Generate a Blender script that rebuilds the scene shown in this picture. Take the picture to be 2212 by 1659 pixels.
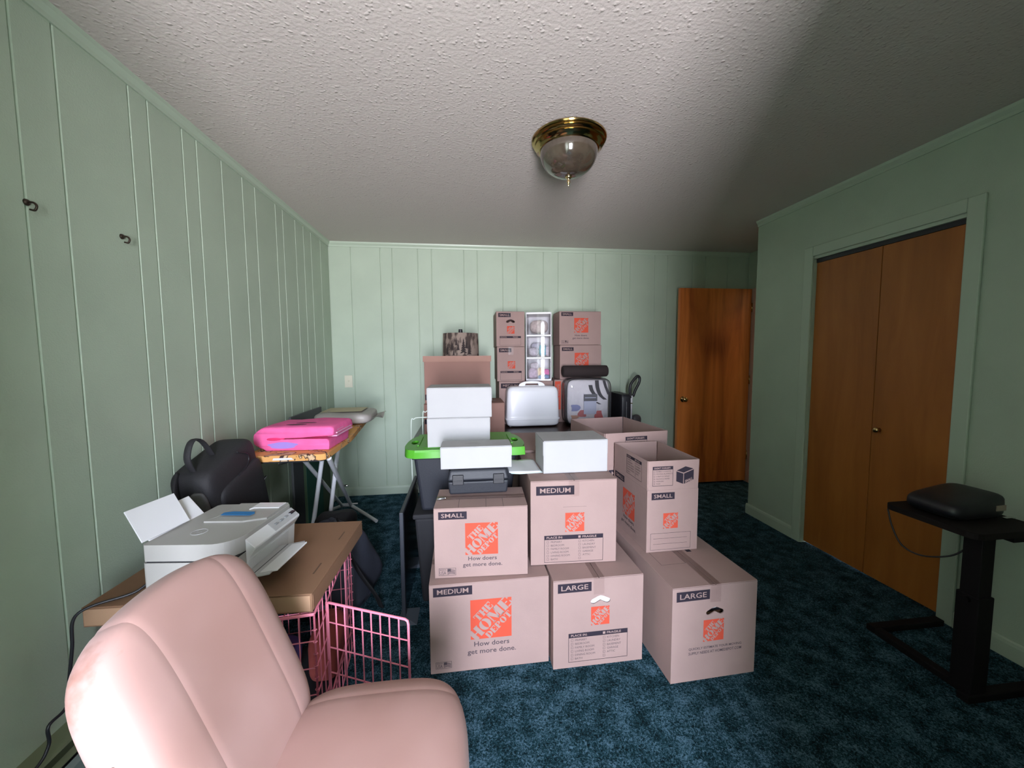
import bpy, bmesh, math, random
from mathutils import Vector, Matrix, noise as mnoise
from mathutils.geometry import tessellate_polygon

random.seed(7)
scene = bpy.context.scene
for o in list(bpy.data.objects):
    bpy.data.objects.remove(o, do_unlink=True)
col = scene.collection
PI = math.pi

# ------------------------------------------------------------------ camera
YAW, PITCH, ROLL, CAMH, FPX = 0.12271, 0.07356, -0.00673, 1.3644, 831.0
def cam_axes():
    cy, sy, cp, sp = math.cos(YAW), math.sin(YAW), math.cos(PITCH), math.sin(PITCH)
    f = Vector((sy*cp, cy*cp, -sp)); r = Vector((cy, -sy, 0)); u = r.cross(f)
    cr, sr = math.cos(ROLL), math.sin(ROLL)
    return cr*r + sr*u, -sr*r + cr*u, f
cd = bpy.data.cameras.new('camera')
cam = bpy.data.objects.new('camera', cd); col.objects.link(cam)
_r, _u, _f = cam_axes()
m = Matrix.Identity(4)
for i in range(3):
    m[i][0], m[i][1], m[i][2] = _r[i], _u[i], -_f[i]
m[0][3], m[1][3], m[2][3] = 0, 0, CAMH
cam.matrix_world = m
cd.sensor_fit = 'HORIZONTAL'; cd.sensor_width = 36; cd.lens = FPX/2212*36
cd.clip_start = 0.02; cd.clip_end = 100
scene.camera = cam

# ------------------------------------------------------------------ world, daylight, exposure
scene.view_settings.view_transform = 'Standard'
scene.view_settings.look = 'None'
scene.view_settings.gamma = 1.0
scene.view_settings.use_curve_mapping = False
scene.view_settings.exposure = 0.0
HALL = 22.0       # emission of the added, unseen hallway lamp globe
SKY = 118.0
world = bpy.data.worlds.new('overcast_day'); scene.world = world
world.use_nodes = True
nt = world.node_tree; nt.nodes.clear()
wo = nt.nodes.new('ShaderNodeOutputWorld'); bg = nt.nodes.new('ShaderNodeBackground')
tc = nt.nodes.new('ShaderNodeTexCoord'); sp = nt.nodes.new('ShaderNodeSeparateXYZ')
rp = nt.nodes.new('ShaderNodeValToRGB')
rp.color_ramp.elements[0].position = 0.46; rp.color_ramp.elements[0].color = (0.98, 0.89, 0.99, 1)
rp.color_ramp.elements[1].position = 0.54; rp.color_ramp.elements[1].color = (0.86, 0.87, 1.06, 1)
ma = nt.nodes.new('ShaderNodeMath'); ma.operation = 'MULTIPLY_ADD'; ma.inputs[1].default_value = 0.5; ma.inputs[2].default_value = 0.5
nt.links.new(tc.outputs['Generated'], sp.inputs[0]); nt.links.new(sp.outputs['Z'], ma.inputs[0])
nt.links.new(ma.outputs[0], rp.inputs[0]); nt.links.new(rp.outputs[0], bg.inputs[0])
bg.inputs[1].default_value = SKY
nt.links.new(bg.outputs[0], wo.inputs[0])

# window opening in the wall behind the camera
WY = -1.60        # window wall at the back of a deep bay, added to narrow the daylight
YN, BX0, BX1 = -0.08, -0.56, 0.55      # near wall plane and the sides of the added bay
WX0, WX1, WZ0, WZ1 = -0.30, 0.38, 0.45, 2.12
pl = bpy.data.lights.new('window_portal', 'AREA'); pl.shape = 'RECTANGLE'
pl.size = WX1-WX0; pl.size_y = WZ1-WZ0; pl.cycles.is_portal = True
po = bpy.data.objects.new('window_portal', pl); col.objects.link(po)
po.location = ((WX0+WX1)/2, WY-0.16, (WZ0+WZ1)/2); po.rotation_euler = (PI/2, 0, 0)
scene.cycles.max_bounces = 10; scene.cycles.diffuse_bounces = 6
scene.cycles.caustics_reflective = False; scene.cycles.caustics_refractive = False

# ------------------------------------------------------------------ mesh helpers
def lin(r, g, b):
    f = lambda c: (c/255/12.92) if c/255 <= 0.04045 else ((c/255+0.055)/1.055)**2.4
    return (f(r), f(g), f(b), 1)

class MB:
    def __init__(s): s.v = []; s.f = []
    def add(s, vs, fs):
        n = len(s.v); s.v += [tuple(v) for v in vs]; s.f += [tuple(i+n for i in f) for f in fs]; return s
    def box(s, x0, y0, z0, x1, y1, z1, M=None):
        vs = [(x0,y0,z0),(x1,y0,z0),(x1,y1,z0),(x0,y1,z0),(x0,y0,z1),(x1,y0,z1),(x1,y1,z1),(x0,y1,z1)]
        if M is not None: vs = [M @ Vector(v) for v in vs]
        return s.add(vs, [(0,3,2,1),(4,5,6,7),(0,1,5,4),(1,2,6,5),(2,3,7,6),(3,0,4,7)])
    def taper(s, b, t, z0, z1):
        # b,t = (x0,y0,x1,y1) at bottom / top
        vs = [(b[0],b[1],z0),(b[2],b[1],z0),(b[2],b[3],z0),(b[0],b[3],z0),(t[0],t[1],z1),(t[2],t[1],z1),(t[2],t[3],z1),(t[0],t[3],z1)]
        return s.add(vs, [(0,3,2,1),(4,5,6,7),(0,1,5,4),(1,2,6,5),(2,3,7,6),(3,0,4,7)])
    def tube(s, pts, r, n=8, closed=False, flat=None):
        pts = [Vector(p) for p in pts]; N = len(pts); rings = []
        prev = None
        for i, p in enumerate(pts):
            a = pts[i-1] if (i > 0 or closed) else p
            b = pts[(i+1) % N] if (i < N-1 or closed) else p
            t = (b-a).normalized()
            if prev is None:
                ref = Vector((0,0,1)) if abs(t.z) < 0.9 else Vector((1,0,0))
                e1 = t.cross(ref).normalized()
            else:
                e1 = (prev - t*prev.dot(t)).normalized()
            e2 = t.cross(e1); prev = e1
            rr = r[i] if isinstance(r, (list, tuple)) else r
            fl = flat or 1.0
            rings.append([p + e1*rr*math.cos(2*PI*k/n)*fl + e2*rr*math.sin(2*PI*k/n) for k in range(n)])
        vs = [v for R in rings for v in R]; fs = []
        for i in range(N if closed else N-1):
            j = (i+1) % N
            for k in range(n):
                l = (k+1) % n
                fs.append((i*n+k, i*n+l, j*n+l, j*n+k))
        if not closed:
            fs.append(tuple(reversed(range(n)))); fs.append(tuple((N-1)*n+k for k in range(n)))
        return s.add(vs, fs)
    def lathe(s, prof, n=32, c=(0,0,0)):
        vs = []; fs = []
        for (r, z) in prof:
            for k in range(n):
                a = 2*PI*k/n; vs.append((c[0]+r*math.cos(a), c[1]+r*math.sin(a), c[2]+z))
        for i in range(len(prof)-1):
            for k in range(n):
                l = (k+1) % n
                fs.append((i*n+k, i*n+l, (i+1)*n+l, (i+1)*n+k))
        return s.add(vs, fs)
    def grid(s, fn, nu, nv, wrapu=False, wrapv=False):
        vs = [fn(i/(nu if wrapu else nu-1), j/(nv if wrapv else nv-1)) for i in range(nu) for j in range(nv)]
        fs = []
        for i in range(nu if wrapu else nu-1):
            for j in range(nv if wrapv else nv-1):
                a, b = (i+1) % nu, (j+1) % nv
                fs.append((i*nv+j, a*nv+j, a*nv+b, i*nv+b))
        return s.add(vs, fs)
    def prism(s, loops, z0, z1, M=None):
        """polygon (first loop outer ccw, others holes) extruded along z"""
        tris = tessellate_polygon([[Vector((x,y,0)) for x, y in L] for L in loops])
        flat = [p for L in loops for p in L]; n = len(flat)
        vs = [(x,y,z0) for x, y in flat] + [(x,y,z1) for x, y in flat]; fs = []
        for t in tris:
            a, b, c = t
            A, B, C = flat[a], flat[b], flat[c]
            ccw = (B[0]-A[0])*(C[1]-A[1])-(B[1]-A[1])*(C[0]-A[0]) > 0
            if not ccw: a, c = c, a
            fs.append((c, b, a)); fs.append((a+n, b+n, c+n))
        k = 0
        for L in loops:
            for i in range(len(L)):
                j = (i+1) % len(L)
                fs.append((k+i, k+j, k+j+n, k+i+n))
            k += len(L)
        if M is not None: vs = [M @ Vector(v) for v in vs]
        return s.add(vs, fs)
    def sell(s, c, h, e1=0.4, e2=0.4, nu=40, nv=20, fn=None):
        """superellipsoid, centre c, half sizes h; e1 vertical squareness, e2 plan squareness"""
        P = lambda x, e: math.copysign(abs(x)**e, x)
        vs = []; fs = []
        for j in range(nv+1):
            a = -PI/2 + PI*j/nv
            for i in range(nu):
                b = 2*PI*i/nu
                p = Vector((c[0]+h[0]*P(math.cos(a),e1)*P(math.cos(b),e2), c[1]+h[1]*P(math.cos(a),e1)*P(math.sin(b),e2), c[2]+h[2]*P(math.sin(a),e1)))
                vs.append(fn(p) if fn else p)
        for j in range(nv):
            for i in range(nu):
                k = (i+1) % nu
                fs.append((j*nu+i, j*nu+k, (j+1)*nu+k, (j+1)*nu+i))
        return s.add(vs, fs)
    def build(s, name, mat, parent=None, smooth=False, bevel=0, seg=2, weld=False, subd=0, angle=40):
        me = bpy.data.meshes.new(name); me.from_pydata([tuple(v) for v in s.v], [], s.f); me.update()
        if weld:
            b = bmesh.new(); b.from_mesh(me); bmesh.ops.remove_doubles(b, verts=b.verts, dist=1e-5)
            bmesh.ops.recalc_face_normals(b, faces=b.faces); b.to_mesh(me); b.free()
        o = bpy.data.objects.new(name, me); col.objects.link(o)
        if mat: me.materials.append(mat)
        if parent: o.parent = parent
        if smooth:
            for p in me.polygons: p.use_smooth = True
            if smooth == 'auto':
                me.set_sharp_from_angle(angle=math.radians(angle))
        if bevel:
            md = o.modifiers.new('bevel', 'BEVEL'); md.width = bevel; md.segments = seg; md.limit_method = 'ANGLE'; md.angle_limit = math.radians(35)
        if subd:
            md = o.modifiers.new('subdivision', 'SUBSURF'); md.levels = subd; md.render_levels = subd
        return o

def tag(o, label=None, cat=None, group=None, kind=None):
    if label: o['label'] = label
    if cat: o['category'] = cat
    if group: o['group'] = group
    if kind: o['kind'] = kind
    return o
def thing(name, label, cat, loc=(0,0,0), rz=0, group=None):
    o = bpy.data.objects.new(name, None); col.objects.link(o)
    o.empty_display_size = 0.05; o.location = loc; o.rotation_euler = (0,0,rz)
    return tag(o, label, cat, group)
def struct(o): o['kind'] = 'structure'; return o
def copy_tree(o, parent=None):
    c = o.copy(); col.objects.link(c); c.parent = parent
    for ch in list(o.children): copy_tree(ch, c)
    return c
def rrect(x0, y0, x1, y1, r, n=5):
    out = []
    for cx, cy, a0 in ((x1-r,y0+r,-PI/2),(x1-r,y1-r,0),(x0+r,y1-r,PI/2),(x0+r,y0+r,PI)):
        for k in range(n+1):
            a = a0+PI/2*k/n; out.append((cx+r*math.cos(a), cy+r*math.sin(a)))
    return out
def ell(cx, cy, rx, ry, n=20): return [(cx+rx*math.cos(2*PI*k/n), cy+ry*math.sin(2*PI*k/n)) for k in range(n)]
def bez(pts, n=24):
    """Catmull-Rom through points"""
    P = [Vector(p) for p in pts]; P = [P[0]*2-P[1]] + P + [P[-1]*2-P[-2]]; out = []
    segs = len(P)-3
    for s in range(segs):
        a, b, c, d = P[s:s+4]
        m_ = max(2, n//segs)
        for k in range(m_):
            t = k/m_
            out.append(0.5*((2*b)+(-a+c)*t+(2*a-5*b+4*c-d)*t*t+(-a+3*b-3*c+d)*t**3))
    out.append(P[-2]); return out

# ------------------------------------------------------------------ materials
MATS = {}
def mat(name, color, rough=0.7, metal=0.0, spec=0.5, var=0.0, vscale=8.0, bump=0.0, bscale=60.0, coat=0.0, stretch=None, sheen=0.0, detail=4.0):
    """principled with optional noise colour variation and bump, in object coordinates"""
    if name in MATS: return MATS[name]
    m_ = bpy.data.materials.new(name); m_.use_nodes = True; MATS[name] = m_
    n = m_.node_tree; b = n.nodes['Principled BSDF']
    b.inputs['Base Color'].default_value = color if len(color) == 4 else (*color, 1)
    b.inputs['Roughness'].default_value = rough; b.inputs['Metallic'].default_value = metal
    b.inputs['Specular IOR Level'].default_value = spec
    if coat: b.inputs['Coat Weight'].default_value = coat; b.inputs['Coat Roughness'].default_value = 0.05
    if sheen: b.inputs['Sheen Weight'].default_value = sheen; b.inputs['Sheen Roughness'].default_value = 0.5
    if var or bump:
        t = n.nodes.new('ShaderNodeTexCoord'); mp = n.nodes.new('ShaderNodeMapping')
        n.links.new(t.outputs['Object'], mp.inputs[0])
        if stretch: mp.inputs['Scale'].default_value = stretch
    if var:
        nz = n.nodes.new('ShaderNodeTexNoise'); nz.inputs['Scale'].default_value = vscale; nz.inputs['Detail'].default_value = detail
        n.links.new(mp.outputs[0], nz.inputs['Vector'])
        r = n.nodes.new('ShaderNodeValToRGB')
        c = Vector(color[:3])
        r.color_ramp.elements[0].position = 0.3; r.color_ramp.elements[0].color = (*(c*(1-var)), 1)
        r.color_ramp.elements[1].position = 0.7; r.color_ramp.elements[1].color = (*[min(1, x*(1+var)) for x in c], 1)
        n.links.new(nz.outputs['Fac'], r.inputs[0]); n.links.new(r.outputs[0], b.inputs['Base Color'])
    if bump:
        nb = n.nodes.new('ShaderNodeTexNoise'); nb.inputs['Scale'].default_value = bscale; nb.inputs['Detail'].default_value = 3
        n.links.new(mp.outputs[0], nb.inputs['Vector'])
        bp = n.nodes.new('ShaderNodeBump'); bp.inputs['Strength'].default_value = bump; bp.inputs['Distance'].default_value = 0.01
        n.links.new(nb.outputs['Fac'], bp.inputs['Height']); n.links.new(bp.outputs[0], b.inputs['Normal'])
    return m_
def clear_mat(name, tint=(1,1,1), gloss=0.08, rough=0.03, milk=0.0, milkcol=(0.8,0.8,0.82)):
    if name in MATS: return MATS[name]
    m_ = bpy.data.materials.new(name); m_.use_nodes = True; MATS[name] = m_
    n = m_.node_tree; n.nodes.clear()
    out = n.nodes.new('ShaderNodeOutputMaterial'); tr = n.nodes.new('ShaderNodeBsdfTransparent'); gl = n.nodes.new('ShaderNodeBsdfGlossy')
    tr.inputs[0].default_value = (*tint, 1); gl.inputs['Roughness'].default_value = rough
    lw = n.nodes.new('ShaderNodeLayerWeight'); lw.inputs[0].default_value = 0.35
    mr = n.nodes.new('ShaderNodeMath'); mr.operation = 'MULTIPLY_ADD'; mr.inputs[1].default_value = 0.5; mr.inputs[2].default_value = gloss
    n.links.new(lw.outputs['Fresnel'], mr.inputs[0])
    mx = n.nodes.new('ShaderNodeMixShader'); n.links.new(mr.outputs[0], mx.inputs[0])
    n.links.new(gl.outputs[0], mx.inputs[2])
    if milk:
        df = n.nodes.new('ShaderNodeBsdfDiffuse'); df.inputs[0].default_value = (*milkcol, 1)
        m2 = n.nodes.new('ShaderNodeMixShader'); m2.inputs[0].default_value = milk
        n.links.new(tr.outputs[0], m2.inputs[1]); n.links.new(df.outputs[0], m2.inputs[2]); n.links.new(m2.outputs[0], mx.inputs[1])
    else:
        n.links.new(tr.outputs[0], mx.inputs[1])
    n.links.new(mx.outputs[0], out.inputs[0])
    return m_

GREEN = (0.405, 0.488, 0.388)
m_wall = mat('mint_paint', GREEN, 0.55, var=0.05, vscale=3, bump=0.12, bscale=180)
m_trim = mat('mint_gloss_paint', (0.415, 0.50, 0.40), 0.38)
m_groove = mat('groove_highlight', (0.46, 0.54, 0.44), 0.5)  # paler than the walls: light caught in the grooves, put into the colour
m_kraft = mat('kraft_board', (0.325, 0.222, 0.202), 0.8, var=0.05, vscale=5, bump=0.05, bscale=220, spec=0.3)
m_kraft2 = mat('brown_kraft_board', (0.22, 0.12, 0.07), 0.8, var=0.06, vscale=4, bump=0.05, bscale=200, spec=0.3)
m_kraft3 = mat('reddish_kraft_board', (0.30, 0.165, 0.135), 0.8, var=0.05, vscale=4, spec=0.3)
m_edge = mat('cardboard_edge', (0.62, 0.46, 0.38), 0.9)
m_ink = mat('navy_ink', (0.026, 0.020, 0.030), 0.8, spec=.2)
m_inkt = mat('grey_ink', (0.075, 0.055, 0.065), 0.8, spec=.2)
m_orange = mat('orange_ink', (0.52, 0.070, 0.038), 0.75, spec=.25)
m_tape = None
m_white = mat('white_card', (0.40, 0.395, 0.40), 0.7, var=0.02, vscale=6, spec=.3)
m_paper = mat('paper', (0.66, 0.66, 0.68), 0.8)
m_black = mat('black_plastic', (0.012, 0.012, 0.016), 0.45)
m_blackm = mat('black_matte', (0.010, 0.010, 0.013), 0.8)
m_dark = mat('charcoal_plastic', (0.017, 0.019, 0.026), 0.5, spec=.35, bump=0.1, bscale=300)
m_chrome = mat('chrome', (0.75, 0.75, 0.75), 0.15, metal=1)
m_steel = mat('white_enamel', (0.72, 0.72, 0.76), 0.35)

m_tape = clear_mat('clear_packing_tape', (.985,.97,.965), .02, .16)
# popcorn ceiling
def ceiling_mat():
    m_ = mat('stipple_ceiling', (0.56, 0.51, 0.48), 0.9); n = m_.node_tree; b = n.nodes['Principled BSDF']
    t = n.nodes.new('ShaderNodeTexCoord')
    n1 = n.nodes.new('ShaderNodeTexNoise'); n1.inputs['Scale'].default_value = 80; n1.inputs['Detail'].default_value = 3
    v = n.nodes.new('ShaderNodeTexVoronoi'); v.inputs['Scale'].default_value = 52; v.feature = 'SMOOTH_F1'
    n.links.new(t.outputs['Object'], n1.inputs['Vector']); n.links.new(t.outputs['Object'], v.inputs['Vector'])
    r = n.nodes.new('ShaderNodeValToRGB'); r.color_ramp.elements[0].position = 0.05; r.color_ramp.elements[1].position = 0.28
    r.color_ramp.elements[0].color = (1,1,1,1); r.color_ramp.elements[1].color = (0,0,0,1)
    n.links.new(v.outputs['Distance'], r.inputs[0])
    ad = n.nodes.new('ShaderNodeMath'); ad.operation = 'MULTIPLY_ADD'; ad.inputs[1].default_value = 0.9
    n.links.new(r.outputs[0], ad.inputs[0]); n.links.new(n1.outputs['Fac'], ad.inputs[2])
    bp = n.nodes.new('ShaderNodeBump'); bp.inputs['Strength'].default_value = 0.40; bp.inputs['Distance'].default_value = 0.005
    n.links.new(ad.outputs[0], bp.inputs['Height']); n.links.new(bp.outputs[0], b.inputs['Normal'])
    return m_
m_ceil = ceiling_mat()

def carpet_mat():
    m_ = mat('teal_shag_carpet', (0.01, 0.06, 0.06), 0.95, spec=0.1); n = m_.node_tree; b = n.nodes['Principled BSDF']
    t = n.nodes.new('ShaderNodeTexCoord')
    big = n.nodes.new('ShaderNodeTexNoise'); big.inputs['Scale'].default_value = 13; big.inputs['Detail'].default_value = 4
    fine = n.nodes.new('ShaderNodeTexNoise'); fine.inputs['Scale'].default_value = 130; fine.inputs['Detail'].default_value = 6; fine.inputs['Roughness'].default_value = 0.75; fine.inputs['Distortion'].default_value = 1.0
    for x in (big, fine): n.links.new(t.outputs['Object'], x.inputs['Vector'])
    mx = n.nodes.new('ShaderNodeMath'); mx.operation = 'MULTIPLY_ADD'; mx.inputs[1].default_value = 0.26
    n.links.new(big.outputs['Fac'], mx.inputs[0])
    m2 = n.nodes.new('ShaderNodeMath'); m2.operation = 'MULTIPLY'; m2.inputs[1].default_value = 0.74
    n.links.new(fine.outputs['Fac'], m2.inputs[0]); n.links.new(m2.outputs[0], mx.inputs[2])
    r = n.nodes.new('ShaderNodeValToRGB'); e = r.color_ramp.elements
    e[0].position = 0.42; e[0].color = (0.003, 0.012, 0.016, 1)
    e[1].position = 0.585; e[1].color = (0.14, 0.27, 0.37, 1)
    e2 = e.new(0.50); e2.color = (0.016, 0.070, 0.092, 1)
    n.links.new(mx.outputs[0], r.inputs[0]); n.links.new(r.outputs[0], b.inputs['Base Color'])
    bp = n.nodes.new('ShaderNodeBump'); bp.inputs['Strength'].default_value = 1.0; bp.inputs['Distance'].default_value = 0.02
    n.links.new(mx.outputs[0], bp.inputs['Height']); n.links.new(bp.outputs[0], b.inputs['Normal'])
    return m_
m_carpet = carpet_mat()

def wood_mat(name, c0, c1, c2, scale, mirror=None, rough=0.45, blot=None):
    """veneer: long vertical grain; MIRROR folds the figure about that local x; BLOT = (x,z,rx,rz) darker heart"""
    m_ = mat(name, c1, rough); n = m_.node_tree; b = n.nodes['Principled BSDF']
    t = n.nodes.new('ShaderNodeTexCoord'); s = n.nodes.new('ShaderNodeSeparateXYZ'); n.links.new(t.outputs['Object'], s.inputs[0])
    src = s.outputs[0]
    def M(op, a, bb, c=None):
        k = n.nodes.new('ShaderNodeMath'); k.operation = op
        for i, q in enumerate((a, bb, c)):
            if q is None: continue
            if isinstance(q, (int, float)): k.inputs[i].default_value = q
            else: n.links.new(q, k.inputs[i])
        return k.outputs[0]
    if mirror is not None:
        src = M('ABSOLUTE', M('SUBTRACT', src, mirror), 0)
    # cathedral: x warped by height
    cb = n.nodes.new('ShaderNodeCombineXYZ')
    n.links.new(M('MULTIPLY', src, scale), cb.inputs[0]); n.links.new(M('MULTIPLY', s.outputs[1], scale), cb.inputs[1]); n.links.new(M('MULTIPLY', s.outputs[2], scale*0.12), cb.inputs[2])
    nz = n.nodes.new('ShaderNodeTexNoise'); nz.inputs['Scale'].default_value = 1; nz.inputs['Detail'].default_value = 6; nz.inputs['Roughness'].default_value = 0.6
    nz.inputs['Distortion'].default_value = 0.6
    n.links.new(cb.outputs[0], nz.inputs['Vector'])
    fac = nz.outputs['Fac']
    if blot:
        dx = M('DIVIDE', M('SUBTRACT', s.outputs[0], blot[0]), blot[2]); dz = M('DIVIDE', M('SUBTRACT', s.outputs[2], blot[1]), blot[3])
        d = M('ADD', M('MULTIPLY', dx, dx), M('MULTIPLY', dz, dz))
        g = M('POWER', 2.718, M('MULTIPLY', d, -1))
        fac = M('SUBTRACT', fac, M('MULTIPLY', g, 0.2))
    r = n.nodes.new('ShaderNodeValToRGB'); e = r.color_ramp.elements
    e[0].position = 0.28; e[0].color = (*c0, 1); e[1].position = 0.72; e[1].color = (*c2, 1); k = e.new(0.5); k.color = (*c1, 1)
    n.links.new(fac, r.inputs[0]); n.links.new(r.outputs[0], b.inputs['Base Color'])
    return m_

# ------------------------------------------------------------------ room shell
XL, XR, YB, H = -1.2495, 2.3988, 3.867, 2.44
XN = 3.05      # niche right wall
YC = 2.95      # closet box ends
def box_obj(name, mat_, *a, parent=None, bevel=0, **k):
    return MB().box(*a).build(name, mat_, parent, bevel=bevel, **k)
fl = struct(MB().box(XL-.2, WY-.2, -.1, XN+1.2, 4.3, 0).build('floor', m_carpet))
ce = struct(MB().box(XL-.2, WY-.2, H, XN+1.2, 4.3, H+.1).build('ceiling', m_ceil))

# plank panelled walls: recessed backing with separate planks
def plank_run(parent, edges, axis, pos):
    """edges sorted along axis; planks with chamfered sides, grooves 7 mm"""
    for a, b in zip(edges[:-1], edges[1:]):
        g = 0.0018; t = 0.008; ch = 0.003
        mb = MB()
        prof = [(a+g,0),(b-g,0),(b-g,0.001),(b-g-ch,t),(a+g+ch,t),(a+g,0.001)]
        if axis == 'y':   # left wall: plank face looks +x, base at pos
            n = len(prof); vs = [(pos+d, s, z) for z in (0.0, H) for s, d in prof]
        else:             # back wall: face looks -y
            n = len(prof); vs = [(s, pos-d, z) for z in (0.0, H) for s, d in prof]
        fs = [tuple(range(n)), tuple(reversed(range(n, 2*n)))] + [(i, i+n, (i+1) % n+n, (i+1) % n) for i in range(n)]
        mb.add(vs, fs); mb.build('wall_plank', m_wall, parent, weld=True)
gl_y = [YN,  .05, .145, .34, .525, .66, .91, 1.03, 1.31, 1.43, 1.70, 1.79, 1.98, 2.075, 2.265, 2.455, 2.59, 2.845, 2.95, 3.15, 3.30, 3.45, 3.66, YB]
wl = struct(MB().box(XL-.2, YN, 0, XL-.0075, YB+.2, H).build('wall_left', m_groove))
plank_run(wl, gl_y, 'y', XL-.008)
gb_x = [XL, -1.05, -.78, -.67, -.43, -.30, .01, .14, .39, .53, .80, .95, 1.21, 1.34, 1.62, 1.71, 1.98, 2.12, 2.40, 2.55, 2.8, XN]
wb = struct(MB().box(XL-.2, YB+.0075, 0, XN+.12, YB+.2, H).build('wall_back', m_groove))
plank_run(wb, gb_x, 'x', YB+.008)

# right wall with the closet opening
CY0, CY1, CZ = 1.607, 2.425, 2.03
w = MB()
w.box(XR, YN, 0, XR+.12, CY0, H); w.box(XR, CY1, 0, XR+.12, YC, H); w.box(XR, CY0, CZ, XR+.12, CY1, H)
wr = struct(w.build('wall_right', m_wall, weld=True))
struct(MB().box(XR+.12, YC-.12, 0, XN+.12, YC, H).build('wall_closet_end', m_wall))
struct(MB().box(XR+.12, YN, 0, XR+.2, YC-.13, H).build('wall_closet_back', m_blackm)).location.x = 0.5
wn = MB()
DY0, DY1 = 2.99, 3.69
wn.box(XN, YC, 0, XN+.12, DY0, H); wn.box(XN, DY1, 0, XN+.12, YB, H); wn.box(XN, DY0, 2.045, XN+.12, DY1, H)
struct(wn.build('wall_hall', m_wall, weld=True))
m_hall = mat('cream_hall_paint', (0.62, 0.56, 0.46), 0.7)
hb = MB(); hb.box(XN+.12, YC-.12, 0, XN+1.2, YC, H); hb.box(XN+1.1, YC, 0, XN+1.2, 4.3, H); hb.box(XN+.12, 4.2, 0, XN+1.1, 4.3, H); hb.box(XN+.12, YB, 0, XN+.2, 4.2, H)
struct(hb.build('wall_hallway', m_hall))
# wall behind the camera with the window
w = MB()
w.box(BX0, WY-.2, 0, WX0, WY, H); w.box(WX1, WY-.2, 0, BX1, WY, H); w.box(WX0, WY-.2, 0, WX1, WY, WZ0); w.box(WX0, WY-.2, WZ1, WX1, WY, H)
struct(w.build('wall_near', m_wall, weld=True))
struct(MB().box(XL-.2, WY-.2, 0, BX0, YN, H).build('wall_added_bay_left', m_wall)); struct(MB().box(BX1, WY-.2, 0, XR+.2, YN, H).build('wall_added_bay_right', m_wall))  # unseen bay sides, added to keep daylight off the side walls
win = bpy.data.objects.new('window_1', None); col.objects.link(win); win.location = ((WX0+WX1)/2, WY-.1, WZ0); struct(win)
ww, wh = WX1-WX0, WZ1-WZ0
fr = MB()
fr.box(-ww/2, -.04, 0, -ww/2+.045, .04, wh); fr.box(ww/2-.045, -.04, 0, ww/2, .04, wh)
fr.box(-ww/2+.045, -.04, 0, ww/2-.045, .04, .05); fr.box(-ww/2+.045, -.04, wh-.045, ww/2-.045, .04, wh)
fr.build('window_frame', m_steel, win, bevel=.003)
MB().box(-ww/2+.045, -.02, wh/2-.02, ww/2-.045, .03, wh/2+.02).build('meeting_rail', m_steel, win, bevel=.003)
m_glass = clear_mat('window_glass', (0.97, 1, 0.98), 0.03)
for z0, z1 in ((.05, wh/2-.02), (wh/2+.02, wh-.045)):
    MB().box(-ww/2+.045, -.002, z0, ww/2-.045, .002, z1).build('window_pane', m_glass, win)
MB().box(-ww/2-.06, .09, -.03, ww/2+.06, .16, 0).build('window_sill', m_trim, win, bevel=.004)

# cornice, baseboards, casings
def cornice(name, a, b, inward):
    """small quarter-round strip along the ceiling from a to b (xy), inward normal"""
    a, b, n = Vector((*a,0)), Vector((*b,0)), Vector((*inward,0)); L = MB()
    prof = [(0, H-.045), (.007, H-.045), (.009, H-.030), (.020, H-.014), (.024, H), (0, H)]
    vs = [p + n*d + Vector((0,0,z)) for p in (a, b) for d, z in prof]; k = len(prof)
    L.add(vs, [(i, (i+1) % k, (i+1) % k+k, i+k) for i in range(k)] + [tuple(reversed(range(k))), tuple(range(k, 2*k))])
    return struct(L.build(name, m_trim, weld=True))
cornice('trim_1', (XL, YN), (XL, YB), (1, 0))
cornice('trim_2', (XL, YB), (XN, YB), (0, -1))
cornice('trim_3', (XR, YN), (XR, YC), (-1, 0))
def baseboard(name, a, b, inward, h=.085, t=.012):
    a, b, n = Vector((*a,0)), Vector((*b,0)), Vector((*inward,0)); L = MB()
    prof = [(0,0),(t,0),(t,h-.02),(t*.75,h-.006),(t*.3,h),(0,h)]
    vs = [p + n*d + Vector((0,0,z)) for p in (a, b) for d, z in prof]; k = len(prof)
    L.add(vs, [(i, (i+1) % k, (i+1) % k+k, i+k) for i in range(k)] + [tuple(reversed(range(k))), tuple(range(k, 2*k))])
    return struct(L.build(name, m_trim, weld=True))
baseboard('baseboard_left', (XL, 1.75), (XL, YB), (1, 0))
baseboard('baseboard_back', (XL, YB), (XN, YB), (0, -1))
CW = .068
baseboard('baseboard_right', (XR, CY1+CW), (XR, YC+.012), (-1, 0))
baseboard('baseboard_right_near', (XR, YN), (XR, CY0-CW), (-1, 0))
baseboard('baseboard_closet_end', (XR, YC), (XN, YC), (0, 1))
cs = MB()
cs.box(XR-.014, CY0-CW, 0, XR, CY0, CZ+CW); cs.box(XR-.014, CY1, 0, XR, CY1+CW, CZ+CW); cs.box(XR-.014, CY0, CZ, XR, CY1, CZ+CW)
struct(cs.build('trim_4', m_trim, bevel=.005))
cs = MB(); cs.box(XR+.001, CY0, CZ-.018, XR+.06, CY1, CZ)
struct(cs.build('trim_5', m_trim))

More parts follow.
